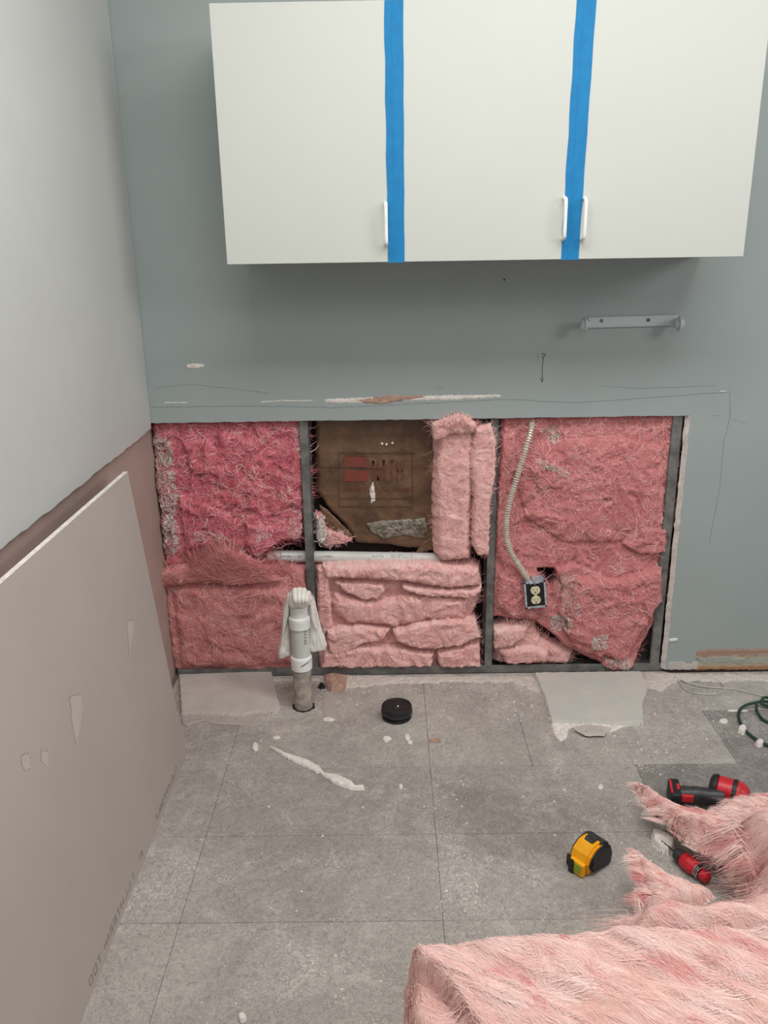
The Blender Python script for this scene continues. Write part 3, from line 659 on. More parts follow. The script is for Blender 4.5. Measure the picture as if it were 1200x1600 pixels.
# kraft facing seen in the empty upper middle bay
def kraft_mat():
    m, t, b = nt('brown_kraft_paper'); P = pos(t); n = noise(t, P, 7, 5, 1.5)
    t.links.new(ramp(t, n, [(0.3, s2l((84, 60, 46))), (0.6, s2l((112, 84, 62))), (0.8, s2l((128, 98, 72)))]), b.inputs['Base Color'])
    b.inputs['Roughness'].default_value = 0.34; b.inputs['Specular IOR Level'].default_value = 0.5
    bump(t, b, noise(t, P, 30, 5, 2.0), 0.5, 0.004); return m
M_kraft = kraft_mat()
M_krink = mat('faded_red_print', (128, 58, 50), (112, 62, 50), 0.5, 40); M_krdk = mat('brown_print', (78, 50, 42), None, 0.5, 40)
kr = empty('kraft_faced_batt', 'brown kraft-faced insulation with red print in the upper middle bay', 'insulation', (0.05, Y0, .45))
YK = 0.092
pk = Pad([dict(pts=wpx([(491, 640), (684, 640), (682, 800), (676, 862), (645, 858), (600, 852), (556, 850), (538, 822), (515, 800), (493, 768)], .07), t=.026, e=.02)], 'wall', YK, 0.0025, 91, 0.006, 9, jag=0.003, fine=.4)
pk.build('paper_facing', M_kraft, kr)
def kpt(x, y): p = WP(x, y, YK-0.029); return (p[0], YK-0.030, p[2])
bm = bmesh.new()
for (x0, y0, x1, y1) in ((538, 714, 575, 730), (538, 735, 575, 752)):
    prism(bm, [kpt(x0, y1), kpt(x1, y1), kpt(x1, y0), kpt(x0, y0)], 0, .0005, (0, -1, 0))
part('printed_red_block', bm, M_krink, kr)
def glyphs(bm, fn, x0, x1, y0, y1, n, wd, nrm, seed):
    R = random.Random(seed); st = (x1-x0)/n
    for k in range(n):
        a = x0+k*st; c = a+st*.62; g = R.choice('ILTNEHOFA')
        S = {'I': [[(a, y0), (a, y1)]], 'L': [[(a, y0), (a, y1), (c, y1)]], 'T': [[(a, y0), (c, y0)], [((a+c)/2, y0), ((a+c)/2, y1)]], 'N': [[(a, y1), (a, y0), (c, y1), (c, y0)]],
             'E': [[(c, y0), (a, y0), (a, y1), (c, y1)], [(a, (y0+y1)/2), (c, (y0+y1)/2)]], 'H': [[(a, y0), (a, y1)], [(c, y0), (c, y1)], [(a, (y0+y1)/2), (c, (y0+y1)/2)]],
             'O': [[(a, y0), (c, y0), (c, y1), (a, y1), (a, y0)]], 'F': [[(c, y0), (a, y0), (a, y1)], [(a, (y0+y1)/2), (c, (y0+y1)/2)]], 'A': [[(a, y1), ((a+c)/2, y0), (c, y1)]]}[g]
        for s in S: stroke(bm, [fn(*q) for q in s], wd, nrm, .0004)
bm = bmesh.new(); glyphs(bm, kpt, 583, 634, 720, 750, 4, .006, (0, -1, 0), 3); part('printed_large_letters', bm, mat('dull_red_print', (116, 66, 52), (100, 64, 48), 0.5, 60), kr)
bm = bmesh.new(); glyphs(bm, kpt, 540, 642, 762, 768, 18, .0016, (0, -1, 0), 4); part('printed_small_letters', bm, M_krink, kr)
bm = bmesh.new()
for L in ([(529, 708), (648, 708)], [(529, 708), (530, 792)], [(644, 708), (645, 792)], [(530, 779), (645, 779)], [(530, 792), (645, 792)], [(494, 730), (600, 733)]): stroke(bm, [kpt(*q) for q in L], .0018, (0, -1, 0), .0004)
part('printed_rules', bm, M_krdk, kr)
M_grey_crumple = mat('grey_crumpled_film', (150, 142, 130), (96, 84, 72), 0.35, 60, 90, .9, .004)
pg = Pad([dict(pts=wpx([(572, 818), (600, 814), (640, 812), (664, 810), (668, 830), (660, 842), (630, 836), (598, 842), (580, 832)], .06), t=.006, e=.01)], 'wall', YK-.028, .0018, 95, .008, 60, jag=.004); pg.build('crumpled_film', M_grey_crumple, kr)
pf = Pad([dict(pts=wpx([(499, 790), (512, 798), (530, 816), (551, 838), (538, 846), (524, 834), (508, 822)], .05), t=.004, e=.01)], 'wall', YK-.032, .0018, 96, .006, 30, jag=.002); pf.build('torn_flap', M_kraft, kr)
pf2 = Pad([dict(pts=wpx([(664, 800), (674, 806), (677, 860), (650, 866), (660, 850), (672, 842)], .05), t=.004, e=.01)], 'wall', YK-.030, .0018, 97, .008, 30, jag=.002); pf2.build('torn_flap', M_kraft, kr)
bm = bmesh.new()
for x, y in ((597, 693), (604, 694), (613, 692)):
    c = kpt(x, y); lathe(bm, c, (0, -1, 0), [(0, .0045), (.002, .004), (.0022, .0015)], 10)
part('pale_puncture', bm, M_gyp, kr)
wallpad('white_scrape', [(583, 752), (586, 765), (586, 782), (580, 786), (578, 765)], .002, M_gyp, 3, .002, .002, 60, Y=YK-.028, par=kr)
ps = Pad([dict(pts=wpx([(491, 800), (504, 806), (512, 830), (510, 848), (494, 850)], .04), t=.04, e=.015)], 'wall', .075, .0025, 98, .01, 30)
sh = empty('insulation_scrap', 'white shredded paper and pink wool stuffed right of the first stud', 'insulation', (s1x+.03, .075, .45)); ps.build('wool_body', M_w_mid, sh); ps.fibres('paper_shreds', M_s_white, sh, 260, L=(.012, .04), w=.003, curl=5, lift=.005, seed=15)
ps = Pad([dict(pts=wpx([(507, 828), (525, 832), (545, 838), (550, 848), (535, 853), (505, 854)], .04), t=.03, e=.015)], 'wall', .075, .0025, 99, .008, 30)
sh = empty('insulation_scrap', 'pink wool tuft resting on the white pipe under the kraft paper', 'insulation', (-.17, .075, .43)); ps.build('wool_body', M_w_mid, sh); ps.fibres('loose_fibres', M_s_pale, sh, 300, L=(.012, .04), w=.001, curl=5, lift=.004, seed=16)
# horizontal waste pipe
pipe = empty('horizontal_pipe', 'horizontal white plastic pipe with stamped print crossing the wall cavity', 'pipe', (0, .055, ZP))
a = WP(418, 869, .055); b = WP(700, 874, .055); bm = bmesh.new(); yp = .060; R_ = 0.0205
lathe(bm, (WP(424, 0, .05)[0]*0+a[0], yp, a[2]), (1, 0, (b[2]-a[2])/(b[0]-a[0])), [(0, R_*.9), (.002, R_), (b[0]-a[0], R_)], 32); part('pipe_body', bm, M_pipe, pipe)
def pp(x, y): t = WP(x, y, yp-R_); return (t[0], yp-math.sqrt(max(R_**2-(t[2]-(a[2]+(b[2]-a[2])*(t[0]-a[0])/(b[0]-a[0])))**2, 1e-6))-.0001, t[2])
bm = bmesh.new(); 
for x0, x1, n, sd in ((426, 474, 15, 1), (494, 520, 8, 2), (582, 600, 4, 3), (611, 645, 10, 4)): glyphs(bm, pp, x0, x1, 868.5, 871, n, .0010, (0, -1, 0), sd)
part('stamped_print', bm, M_ink, pipe)

# flexible conduit and outlet box
out = empty('electrical_outlet', 'duplex outlet in a metal box hanging from a flexible steel conduit', 'outlet', (.45, -.02, .3))
oc = WP(836.5, 929, -.02); rot = math.radians(-8)
ex = Vector((math.cos(rot), 0, -math.sin(rot)*-1)); ex = Vector((math.cos(math.radians(6)), 0, math.sin(math.radians(6)))); ez = Vector((-ex.z, 0, ex.x)); O = Vector((oc[0], -.022, oc[2]))
def orient(bm):
    for v in bm.verts: v.co = O + ex*v.co.x + Vector((0, 1, 0))*v.co.y + ez*v.co.z
bm = bmesh.new(); W_, H_ = .037, .050
for q in ((-W_, -W_+.006, 0, .05, -H_, H_), (W_-.006, W_, 0, .05, -H_, H_), (-W_, W_, 0, .05, -H_, -H_+.006), (-W_, W_, 0, .05, H_-.006, H_), (-W_, W_, .047, .05, -H_, H_)): box(bm, *q)
for s in (-1, 1): box(bm, -.018, .018, -.0008, .0008, s*H_-(.008 if s > 0 else -.001), s*H_-(.001 if s > 0 else -.008))
orient(bm); part('box', bm, M_galvbox, out)
bm = bmesh.new(); box(bm, -.031, .031, .003, .006, -.044, .044); orient(bm); part('inside_shade_sheet', bm, M_black, out)  # black sheet across the box, in place of the shade inside it
for s in (-1, 1):
    bm = bmesh.new(); n = 26; pts = []
    for k in range(n):
        t = k*2*math.pi/n; pts.append((.0165*math.cos(t), 0, max(-.0135, min(.0135, .0165*math.sin(t)))+s*.0185))
    prism(bm, pts, 0, .006, (0, -1, 0), .001); orient(bm); rc = part('receptacle', bm, M_cream, out)
    bm = bmesh.new(); z = s*.0185
    for q in ((-.0075, -.0060, -.0064, -.0055, z-.001, z+.008), (.0058, .0073, -.0064, -.0055, z-.0005, z+.007)): box(bm, *q)
    lathe(bm, (0, -.0055, z-.0065), (0, -1, 0), [(0, .0028), (.0009, .0028)], 12); orient(bm); o = part('slot', bm, M_ink); o.parent = rc
    o.matrix_parent_inverse = rc.matrix_parent_inverse.inverted() @ rc.matrix_parent_inverse
bm = bmesh.new(); box(bm, -.0055, .0055, -.004, .002, -.008, .008, .001, 1); orient(bm); part('centre_strap', bm, M_cream, out)
bm = bmesh.new()
for s in (-1, 1):
    bm = bmesh.new(); lathe(bm, (0, -.001, s*.041), (0, -1, 0), [(0, .0035), (.0015, .003)], 12)
    orient(bm); part('mounting_screw', bm, M_chrome, out)
cp = [WP(x, y, Y) for x, y, Y in ((832, 657, .03), (829, 675, -.004), (822, 700, -.022), (808, 745, -.026), (795, 790, -.026), (791, 830, -.026), (797, 860, -.024), (815, 890, -.018), (827, 908, -.005))]
path = catmull(cp, 64); L = 0; rr = [];
for i, q in enumerate(path):
    if i: L += float(np.linalg.norm(q-path[i-1]))
    rr.append(.0104 if (L % .0086) < .0044 else .0052)
bm = bmesh.new(); sweep(bm, path, rr, 10); part('flexible_conduit', bm, M_flex, out)
for f in out.children[-1].data.polygons: f.use_smooth = False
e = Vector(tuple(cp[-1])); bm = bmesh.new(); lathe(bm, e-Vector((.006, 0, -.012)), Vector((.5, .1, -.8)), [(0, .0115), (.012, .0115), (.014, .009)], 16); part('conduit_connector', bm, M_chrome, out)

# ------------------------------------------------------------------ drain pipe with a rag
YD_ = FP(476, 1104)[1]; dp = empty('drain_pipe', 'upright white drain pipe rising from the floor with stacked couplings', 'pipe', (FP(476, 1104)[0], YD_, 0))
def dz(y): return WP(472, y, YD_)[2]
def px2r(w): return w/2/ (FPX/np.linalg.norm(np.array([0, YD_, .3])-CAM))*1.0
bx, bz = FP(475.5, 1100)[0], 0.0; tx, tz = WP(466, 925, YD_)[0], dz(925)
axis = (tx-bx, 0, tz)
def at(y): return dz(y)
bm = bmesh.new(); r0 = px2r(29); lathe(bm, (bx, YD_, 0), axis, [(0, r0*.98), (.01, r0), (at(1036), r0)], 32); part('lower_pipe', bm, M_dustpipe, dp)
bm = bmesh.new(); r1 = px2r(33); lathe(bm, (bx, YD_, 0), axis, [(at(1043), r0), (at(1043), r1), (at(1028), r1*1.01), (at(1026), r1), (at(1024), px2r(31)), (at(1023), px2r(28)), ], 32); part('lower_coupling', bm, M_pvcw, dp)
bm = bmesh.new(); lathe(bm, (bx, YD_, 0), axis, [(at(1024), px2r(28.5)), (at(975), px2r(28.5))], 32); part('middle_pipe', bm, M_pipe, dp)
bm = bmesh.new(); r2 = px2r(33); lathe(bm, (bx, YD_, 0), axis, [(at(979), px2r(28)), (at(979), r2), (at(969), r2), (at(966), r2*1.04), (at(963), r2*1.0), (at(962), px2r(28)), (at(950), px2r(27.5)), (at(949), px2r(28.5)), (at(946), px2r(28)), (at(945), px2r(25)), (at(938), px2r(24)), (at(938), px2r(20))], 32); part('upper_coupling', bm, M_pvcw, dp)
def dpt(x, y): q = WP(x, y, YD_-px2r(28.5)); s = 1; 
def dpt(x, y):
    R2 = px2r(28.7); q = WP(x, y, YD_-R2*.8); cx = bx+(tx-bx)*q[2]/tz; u = max(-.95, min(.95, (q[0]-cx)/R2)); return (cx+R2*u, YD_-R2*math.sqrt(1-u*u), q[2])
bm = bmesh.new()
for y0 in (981.5, 986, 990.5, 995, 999.5): stroke(bm, [dpt(475, y0), dpt(478.5, y0+1.6), dpt(476, y0+2.6)], .0016, (.3, -.95, 0), .0004)
stroke(bm, [dpt(475.5, 1003), dpt(479, 1003.5), dpt(479, 1006.5), dpt(475.5, 1006.5), dpt(475.5, 1003)], .0014, (.3, -.95, 0), .0004)
part('red_stamped_letters', bm, M_rink, dp)
bm = bmesh.new(); R2 = px2r(33.2)
def dpc(x, y):
    q = WP(x, y, YD_-R2*.9); cx = bx+(tx-bx)*q[2]/tz; u = max(-.95, min(.95, (q[0]-cx)/R2)); return (cx+R2*u, YD_-R2*math.sqrt(1-u*u)-.0006, q[2])
stroke(bm, [dpc(471, 1041), dpc(476, 1038.5), dpc(481, 1036.5), dpc(485, 1034.5)], .0028, (.3, -.95, 0), .0006); part('marker_scrawl', bm, M_ink, dp)
bm = bmesh.new(); c = FP(475, 1101); n = 40; R = random.Random(4); pts = [(bx+math.cos(k*2*math.pi/n)*(r0*1.22+R.uniform(-.004, .004)), YD_+math.sin(k*2*math.pi/n)*(r0*1.22+R.uniform(-.004, .004)), .0002) for k in range(n)]
prism(bm, pts, 0, .0012, (0, 0, 1)); part('floor_hole_rim', bm, M_black, dp)
# rag: crumpled plug on top and two flaps hanging behind the pipe
rag = empty('rag', 'off-white rag stuffed into the drain pipe top, two flaps hanging', 'cloth', (tx, YD_, tz))
YR = YD_+0.025
pr = Pad([dict(pts=wpx([(452, 926), (459, 921), (470, 920), (480, 922), (490, 930), (488, 938), (478, 944), (456, 944), (449, 938)], YR), t=.075, e=.035),
          dict(pts=wpx([(450, 926), (458, 930), (456, 950), (452, 970), (454, 985), (456, 1022), (440, 1028), (435, 1026), (434, 1018), (440, 985), (442, 950)], YR), t=.022, e=.012),
          dict(pts=wpx([(482, 926), (490, 932), (494, 948), (500, 975), (511, 1006), (509, 1014), (486, 1018), (482, 1010), (482, 960), (478, 940)], YR), t=.022, e=.012),
          dict(pts=wpx([(450, 928), (456, 930), (454, 955), (446, 990), (440, 1020), (436, 1018), (441, 985), (443, 950)], YR), base=.012, t=.022, e=.007),
          dict(pts=wpx([(483, 930), (489, 933), (494, 950), (499, 976), (492, 980), (486, 960)], YR), base=.012, t=.022, e=.008)],
         'wall', YR, .0016, 120, .005, 22, stretch=(2.2, .6), jag=.0012, fine=.25)
pr.build('cloth', M_cloth, rag)
bm = bmesh.new()
for k, (x0, y0, x1, y1) in enumerate(((461, 921, 463, 944), (468, 920, 468, 945), (475, 921, 473, 944), (482, 926, 478, 942))):
    A_, B_ = WP(x0, y0, YD_-.02), WP(x1, y1, YD_-.044); sweep(bm, catmull([A_, (A_+B_)/2+np.array([0, -.02, .004]), B_], 6), [.009]*4+[.008]*9, 8)
part('gathered_folds', bm, M_cloth, rag, True)

# ------------------------------------------------------------------ leaning drywall sheet
sb0 = FP(291, 1180); sb1 = FP(125, 1600)
top = None
for X in np.linspace(-.79, -.6, 60):
    q = XP(200, 737, X)
    if top is None or abs(q[1]-sb0[1]) < abs(top[1]-sb0[1]): top = q
SY0 = float(sb0[1]); SL = 2.2; xb = float(sb0[0]); 
tq = XP(200, 737, float(top[0])); xt, zt = float(tq[0]), float(tq[2]); xt = max(xt, XC+0.001-0.0)
sheet = empty('drywall_sheet', 'loose taupe drywall sheet leaning against the left wall', 'drywall sheet', (xb, SY0-1, 0))
N = Vector((zt, 0, -(xt-xb))).normalized(); thk = .0125
A_ = Vector((xb, SY0, 0)); B_ = Vector((xt, SY0, zt)); yv = Vector((0, -SL, 0)); kx = (sb1[0]-sb0[0])/(sb1[1]-sb0[1])
yv = Vector((-kx*SL, -SL, 0)); 
bm = bmesh.new(); prism(bm, [A_, A_+yv, B_+yv, B_], -thk, 0, N, 0, 0, 0); part('paper_face', bm, M_sheet, sheet)
bm = bmesh.new(); up = (B_-A_).normalized(); q0 = B_+up*.0003; prism(bm, [q0, q0+yv, q0+yv-N*thk, q0-N*thk], 0, .0012, up); part('cut_edge', bm, M_gyp, sheet)
def shp(a, b, h=0): return A_ + yv.normalized()*a + up*b + N*(.0002+h)
bm = bmesh.new(); 
def gl(x0, x1, n, sd): glyphs(bm, lambda x, y: tuple(shp(x, y)), x0, x1, .034, .018, n, .0016, N, sd)
gl(.10, .34, 11, 1); gl(.46, .50, 1, 9); gl(.54, .86, 12, 2); part('stamped_print', bm, M_gink, sheet)
M_smear = mat('pale_plaster_smear', (186, 177, 170), None, 0.95)
def sheet_px(x, y):
    d = ray(x, y); n = np.array(N); t = (np.array(A_)-CAM)@n/(d@n); q = CAM+d*t; v = q-np.array(A_); return (v@np.array(yv.normalized()), v@np.array(up))
pl = (tuple(A_), tuple(yv.normalized()), tuple(up), tuple(N))
for i, L in enumerate(([(110, 1090), (130, 1084), (131, 1105), (122, 1165), (116, 1140)], [(198, 970), (210, 970), (210, 985), (203, 1024)], [(66, 1172), (78, 1172), (77, 1198), (68, 1190)], [(35, 1180), (48, 1178), (50, 1200), (40, 1204)])):
    p = Pad([dict(pts=[sheet_px(*q) for q in L], t=.0006, e=.004)], pl, .0001, .003, 130+i, .0002, 60, jag=.004); p.build('plaster_smear', M_smear, sheet)

# ------------------------------------------------------------------ broken board pieces and crumbs
def slab(name, label, cat, L, th, m, z0=0.0, seed=1, jag=.003, tiltb=0.0, amp=.0008, e=.003, res=.002, group=None, extra=()):
    o = empty(name, label, cat, (float(FP(*L[0])[0]), float(FP(*L[0])[1]), 0), group)
    polys = [dict(pts=fpx(L, z0+th), t=th, e=e, tilt=(0, tiltb))]+[dict(pts=fpx(q, z0+th), t=.004, base=b_, e=.004) for q, b_ in extra]
    p = Pad(polys, 'floor', z0+.0003, res, seed, amp, 40, jag=jag, jfreq=120); return o, p, p.build('board', m, o)
o, p, _ = slab('drywall_offcut', 'pale broken drywall offcut lying left of the drain pipe', 'drywall piece', [(279, 1053), (424, 1048), (431, 1075), (438, 1103), (434, 1110), (405, 1110), (380, 1116), (345, 1114), (310, 1112), (283, 1113)], .014, M_board, 0, 141, .002)
p = Pad([dict(pts=fpx([(281, 1100), (350, 1108), (420, 1104), (432, 1109), (412, 1117), (398, 1128), (388, 1133), (340, 1130), (318, 1126), (290, 1134), (285, 1130)], .003), t=.004, e=.006)], 'floor', .0004, .002, 142, .003, 40, jag=.003); p.build('torn_paper', M_sheet, o)
o, p, _ = slab('drywall_offcut', 'grey-green drywall offcut on the floor below the outlet bay', 'drywall piece', [(835, 1050), (1002, 1048), (1013, 1072), (1011, 1078), (1004, 1096), (1006, 1127), (974, 1130), (930, 1128), (862, 1126), (850, 1085)], .014, M_boardg, 0, 143, .003)
p = Pad([dict(pts=fpx([(858, 1120), (900, 1124), (1004, 1122), (1005, 1130), (975, 1134), (950, 1146), (905, 1145), (890, 1138), (884, 1154), (876, 1159), (868, 1150)], .003), t=.005, e=.006)], 'floor', .0004, .002, 144, .004, 40, jag=.004); p.build('torn_paper', M_gyp, o)
p = Pad([dict(pts=fpx([(893, 1136), (920, 1130), (955, 1136), (945, 1148), (915, 1148)], .012), t=.004, e=.006)], 'floor', .008, .002, 145, .004, 40, jag=.003); p.build('loose_core_flake', M_board, o)
# plaster sliver
sl = Pad([dict(pts=fpx([(417, 1165), (424, 1167), (450, 1179), (480, 1188), (500, 1199), (508, 1210), (528, 1212), (550, 1222), (555, 1229), (569, 1228), (569, 1234), (548, 1234), (520, 1224), (500, 1210), (470, 1196), (445, 1184)], .002), t=.010, e=.006)], 'floor', .0004, .0014, 150, .002, 60, jag=.002)
o = sl.build('plaster_sliver', M_gyp); tag(o, 'long white plaster sliver lying on the floor tiles', 'plaster piece')
def chip(x, y, wpx_, hpx, label, m=None, t=.008, seed=1, group=None, name='plaster_chip', n=7):
    R = random.Random(seed); L = [(x+wpx_/2*math.cos(k*2*math.pi/n)*R.uniform(.8, 1.15), y+hpx/2*math.sin(k*2*math.pi/n)*R.uniform(.8, 1.15)) for k in range(n)]
    p = Pad([dict(pts=fpx(L, t*.6), t=t, e=.004)], 'floor', .0003, .0014, seed, .003, 90, jag=.001)
    o = p.build(name, m or M_gyp); tag(o, label, 'chip', group); return o
chip(399, 1166, 12, 14, 'white plaster chip left of the long sliver', seed=1)
chip(604, 1154, 14, 9, 'flat white plaster chip below the black cap', seed=2)
chip(636, 1151, 11, 10, 'rounded white plaster chip right below the black cap', seed=3)
chip(641, 1159, 9, 6, 'tiny white chip touching the rounded chip below the black cap', seed=4, t=.006)
chip(626, 1228, 6, 9, 'lone white flake on the floor right of the long sliver', seed=5, t=.004)
chip(938, 1229, 9, 8, 'lone white flake on the floor above the tape measure', seed=6, t=.004)
chip(432, 1152, 14, 6, 'thin white flake just above the tip of the long sliver', seed=7, t=.003)
chip(1131, 1126, 16, 6, 'white crumb on the tile edge left of the green cord', seed=8)
chip(1160, 1139, 14, 12, 'white plaster lump touching the green cord loop', seed=9, t=.016)
chip(1187, 1160, 14, 9, 'white plaster lump just below the green cord', seed=10, t=.014)
chip(378, 1588, 15, 14, 'white lump on the floor near the bottom photo edge', seed=11, t=.01)
chip(514, 1124, 20, 7, 'ragged white chip on the taupe smear beside the drain pipe', seed=12, t=.004)
chip(680, 1156, 20, 7, 'tan wood splinter on the floor right of the black cap', M_tan, .006, 13, name='wood_splinter')
chip(503, 1071, 12, 8, 'small black lump right behind the drain pipe', M_black, .012, 14, name='black_lump')
chip(1152, 1110, 30, 4, 'faint white dust ridge left of the green cord', seed=15, t=.003)
# brown paper scrap hanging out of the lower bay and tan smear
pt = Pad([dict(pts=fpx([(506, 1050), (520, 1046), (543, 1050), (541, 1066), (535, 1076), (516, 1074), (508, 1066)], .02), t=.014, e=.02)], 'floor', .0004, .002, 160, .006, 50, jag=.003)
tag(pt.build('kraft_paper_scrap', M_tan), 'crumpled tan paper scrap at the foot of the middle bay', 'paper scrap')
pt = Pad([dict(pts=fpx([(505, 1082), (520, 1080), (524, 1105), (525, 1128), (508, 1130), (505, 1110)], .0), t=.002, e=.004)], 'floor', .0003, .002, 161, .0006, 50, jag=.003)
tag(pt.build('paper_strip', M_sheet), 'flat taupe paper strip on the floor right of the drain pipe', 'paper scrap')
# dust: drift along the wall and sprinkled crumbs
pd = Pad([dict(pts=fpx(L), t=.004, e=.02) for L in ([(525, 1056), (835, 1056), (845, 1085), (800, 1066), (700, 1066), (600, 1070), (530, 1078)], [(1005, 1052), (1350, 1054), (1350, 1060), (1120, 1066), (1060, 1064), (1030, 1080), (1010, 1076)], [(425, 1060), (500, 1060), (500, 1064), (428, 1064)])], 'floor', .0001, .0025, 170, .004, 50, jag=.012, jfreq=50)
o = pd.build('plaster_dust_drift', mat('plaster_dust', (214, 204, 196), (196, 186, 178), 1.0, 80, 200, .8, .003), None); o['kind'] = 'stuff'; tag(o, 'drift of white plaster dust along the foot of the wall', 'dust')
V = []; Q = []; R = np.random.RandomState(5)
cl = [(700, 1240, 18, 70, 90), (690, 1330, 14, 60, 60), (730, 1400, 35, 30, 90), (560, 1530, 60, 40, 90), (590, 1590, 40, 20, 50), (800, 1085, 90, 25, 220), (650, 1072, 120, 8, 160), (1060, 1150, 60, 30, 130), (1080, 1100, 40, 20, 60), (880, 1230, 200, 70, 90), (450, 1300, 200, 120, 70), (520, 1090, 30, 20, 60), (1000, 1220, 30, 60, 60), (860, 1430, 30, 10, 30), (380, 1500, 120, 90, 40)]
for cx, cy, sx, sy, n in cl:
    for _ in range(n*3):
        x, y = R.normal(cx, sx), R.normal(cy, sy)
        if not (300 < x < 1198 and 1060 < y < 1640): continue
        q = FP(x, y); 
        if q[1] > -.02: continue
        s = R.uniform(.0006, .0024)*(2.2 if R.random_sample() < .08 else 1); th = R.uniform(0, 6.28); i = len(V)
        for k in range(4): V.append((q[0]+s*math.cos(th+k*1.57)*R.uniform(.6, 1.2), q[1]+s*math.sin(th+k*1.57)*R.uniform(.6, 1.2), .0002))
        V.append((q[0], q[1], .0002+s*.9))
        for k in range(4): Q.append((i+k, i+(k+1) % 4, i+4))
o = mesh_np('plaster_crumbs', np.array(V), np.array(Q), M_gyp, None, None, False); o['kind'] = 'stuff'; tag(o, 'tiny white plaster crumbs sprinkled over the grey floor', 'crumbs')

# black pipe cap
c = FP(620, 1118, 0); cap = empty('pipe_cap', 'round black ribbed rubber cap lying on the floor', 'pipe cap', (c[0], c[1], 0)); rc = .050
c = (float(c[0]), float(FP(620, 1133)[1])+rc)
bm = bmesh.new(); lathe(bm, (c[0], c[1], 0), (0, 0, 1), [(0, rc*.9), (.001, rc*.96), (.010, rc*.96), (.011, rc*.9), (.016, rc*.9), (.017, rc), (.040, rc), (.043, rc*.97), (.044, rc*.92), (.041, rc*.88), (.041, rc*.3), (.043, rc*.25), (.043, .001)], 48); part('cap_body', bm, M_black, cap)
bm = bmesh.new(); lathe(bm, (c[0], c[1], 0), (0, 0, 1), [(.020, rc), (.020, rc*1.03), (.027, rc*1.03), (.027, rc)], 48, False); part('clamp_band', bm, M_blackg, cap)
R = random.Random(3); bm = bmesh.new(); lathe(bm, (c[0]+.004, c[1]-.006, .0405), (0, 0, 1), [(0, .004), (.004, .003), (.006, .001)], 6)
tag(part('plaster_crumb', bm, M_gyp), 'tiny white crumb sitting on top of the black cap', 'chip')

# ------------------------------------------------------------------ tape measure
tm = empty('tape_measure', 'yellow and black tape measure standing on the floor', 'tape measure', (0, 0, 0))
tb = FP(920, 1350); tm.location = (tb[0], tb[1], 0)
ang = math.radians(-142); cx_, sx_ = math.cos(ang), math.sin(ang)
def tmo(bm):
    for v in bm.verts:
        x, y, z = v.co*1.2; y *= 1.1; v.co = (tb[0]+x*cx_-y*sx_, tb[1]+x*sx_+y*cx_, z)
def prof(s, zs=1.0): return [(.036*s, .004), (.038*s, .03), (.030*s, .046*zs), (.012*s, .060*zs), (-.012*s, .062*zs), (-.030*s, .050*zs), (-.038*s, .030), (-.036*s, .006), (-.028*s, .001), (.030*s, .001)]
bm = bmesh.new(); prism(bm, [(a, 0, b) for a, b in prof(1)], -.020, .020, (0, 1, 0), .004); tmo(bm); part('shell', bm, M_yel, tm)
for s in (-1, 1):
    bm = bmesh.new(); pr_ = [(.020, .006), (.030, .022), (.022, .040), (.006, .052), (-.014, .056), (-.034, .046), (-.0395, .030), (-.037, .006), (-.028, .0005)]
    prism(bm, [(a, 0, b) for a, b in pr_], s*.017 if s > 0 else -.0265, .0265 if s > 0 else -.017, (0, 1, 0), .003); tmo(bm); part('rubber_side', bm, M_black, tm)
bm = bmesh.new(); prism(bm, [(-.005, 0, .0595), (-.012, 0, .0635), (-.030, 0, .054), (-.040, 0, .034), (-.039, 0, .020), (-.034, 0, .025), (-.030, 0, .045), (-.012, 0, .057)], -.0205, .0205, (0, 1, 0), .001); tmo(bm); part('rubber_top_pad', bm, M_black, tm)
bm = bmesh.new(); prism(bm, [(.008, 0, .0605), (.002, 0, .066), (-.010, 0, .067), (-.014, 0, .062)], -.010, .010, (0, 1, 0), .001); tmo(bm); part('lock_button', bm, M_blackg, tm)
bm = bmesh.new(); box(bm, .034, .046, -.014, .018, .001, .032, .003); tmo(bm); part('mouth', bm, M_yel, tm)
bm = bmesh.new(); box(bm, .0455, .0470, -.004, .014, .008, .028, .0006, 1); tmo(bm); part('green_window', bm, M_grn, tm)
bm = bmesh.new(); box(bm, .047, .0495, -.013, -.002, .0005, .034, .0006, 1); tmo(bm); part('end_hook', bm, M_black, tm)
bm = bmesh.new(); box(bm, .034, .0405, -.0255, -.014, .004, .030, .002, 1); tmo(bm); part('front_grip', bm, M_black, tm)

# ------------------------------------------------------------------ impact driver
dr = empty('cordless_driver', 'red and black cordless driver lying on the floor', 'power tool', tuple(FP(1100, 1262)))
def capsule(bm, A_, B_, r0, r1, n=18, fl=.25):
    A_, B_ = Vector(tuple(A_)), Vector(tuple(B_)); L = (B_-A_).length
    lathe(bm, A_, B_-A_, [(0, r0*.55), (L*.04, r0*.85), (L*.10, r0), (L*.5, (r0+r1)/2), (L*.9, r1), (L*.96, r1*.85), (L, r1*.5)], n)
q = FP(1119, 1234, .034)
qa = np.array([q[0]-.005, q[1]+.0, .042]); hd = np.array([.12, -.07, 0]); hd = hd/np.linalg.norm(hd)
bm = bmesh.new(); lathe(bm, qa+hd*.004, hd, [(0, .030), (.006, .036), (.05, .036), (.065, .034), (.078, .026), (.085, .016)], 24); part('motor_housing', bm, M_red, dr)
bm = bmesh.new(); lathe(bm, qa-hd*.014, hd, [(0, .022), (.004, .033), (.014, .038), (.020, .038), (.021, .035)], 24); part('rubber_end_cap', bm, M_black, dr)
bm = bmesh.new(); lathe(bm, qa+hd*.045, hd, [(0, .0355), (.001, .0375), (.012, .037), (.013, .034)], 24, False); part('rubber_band', bm, M_black, dr)
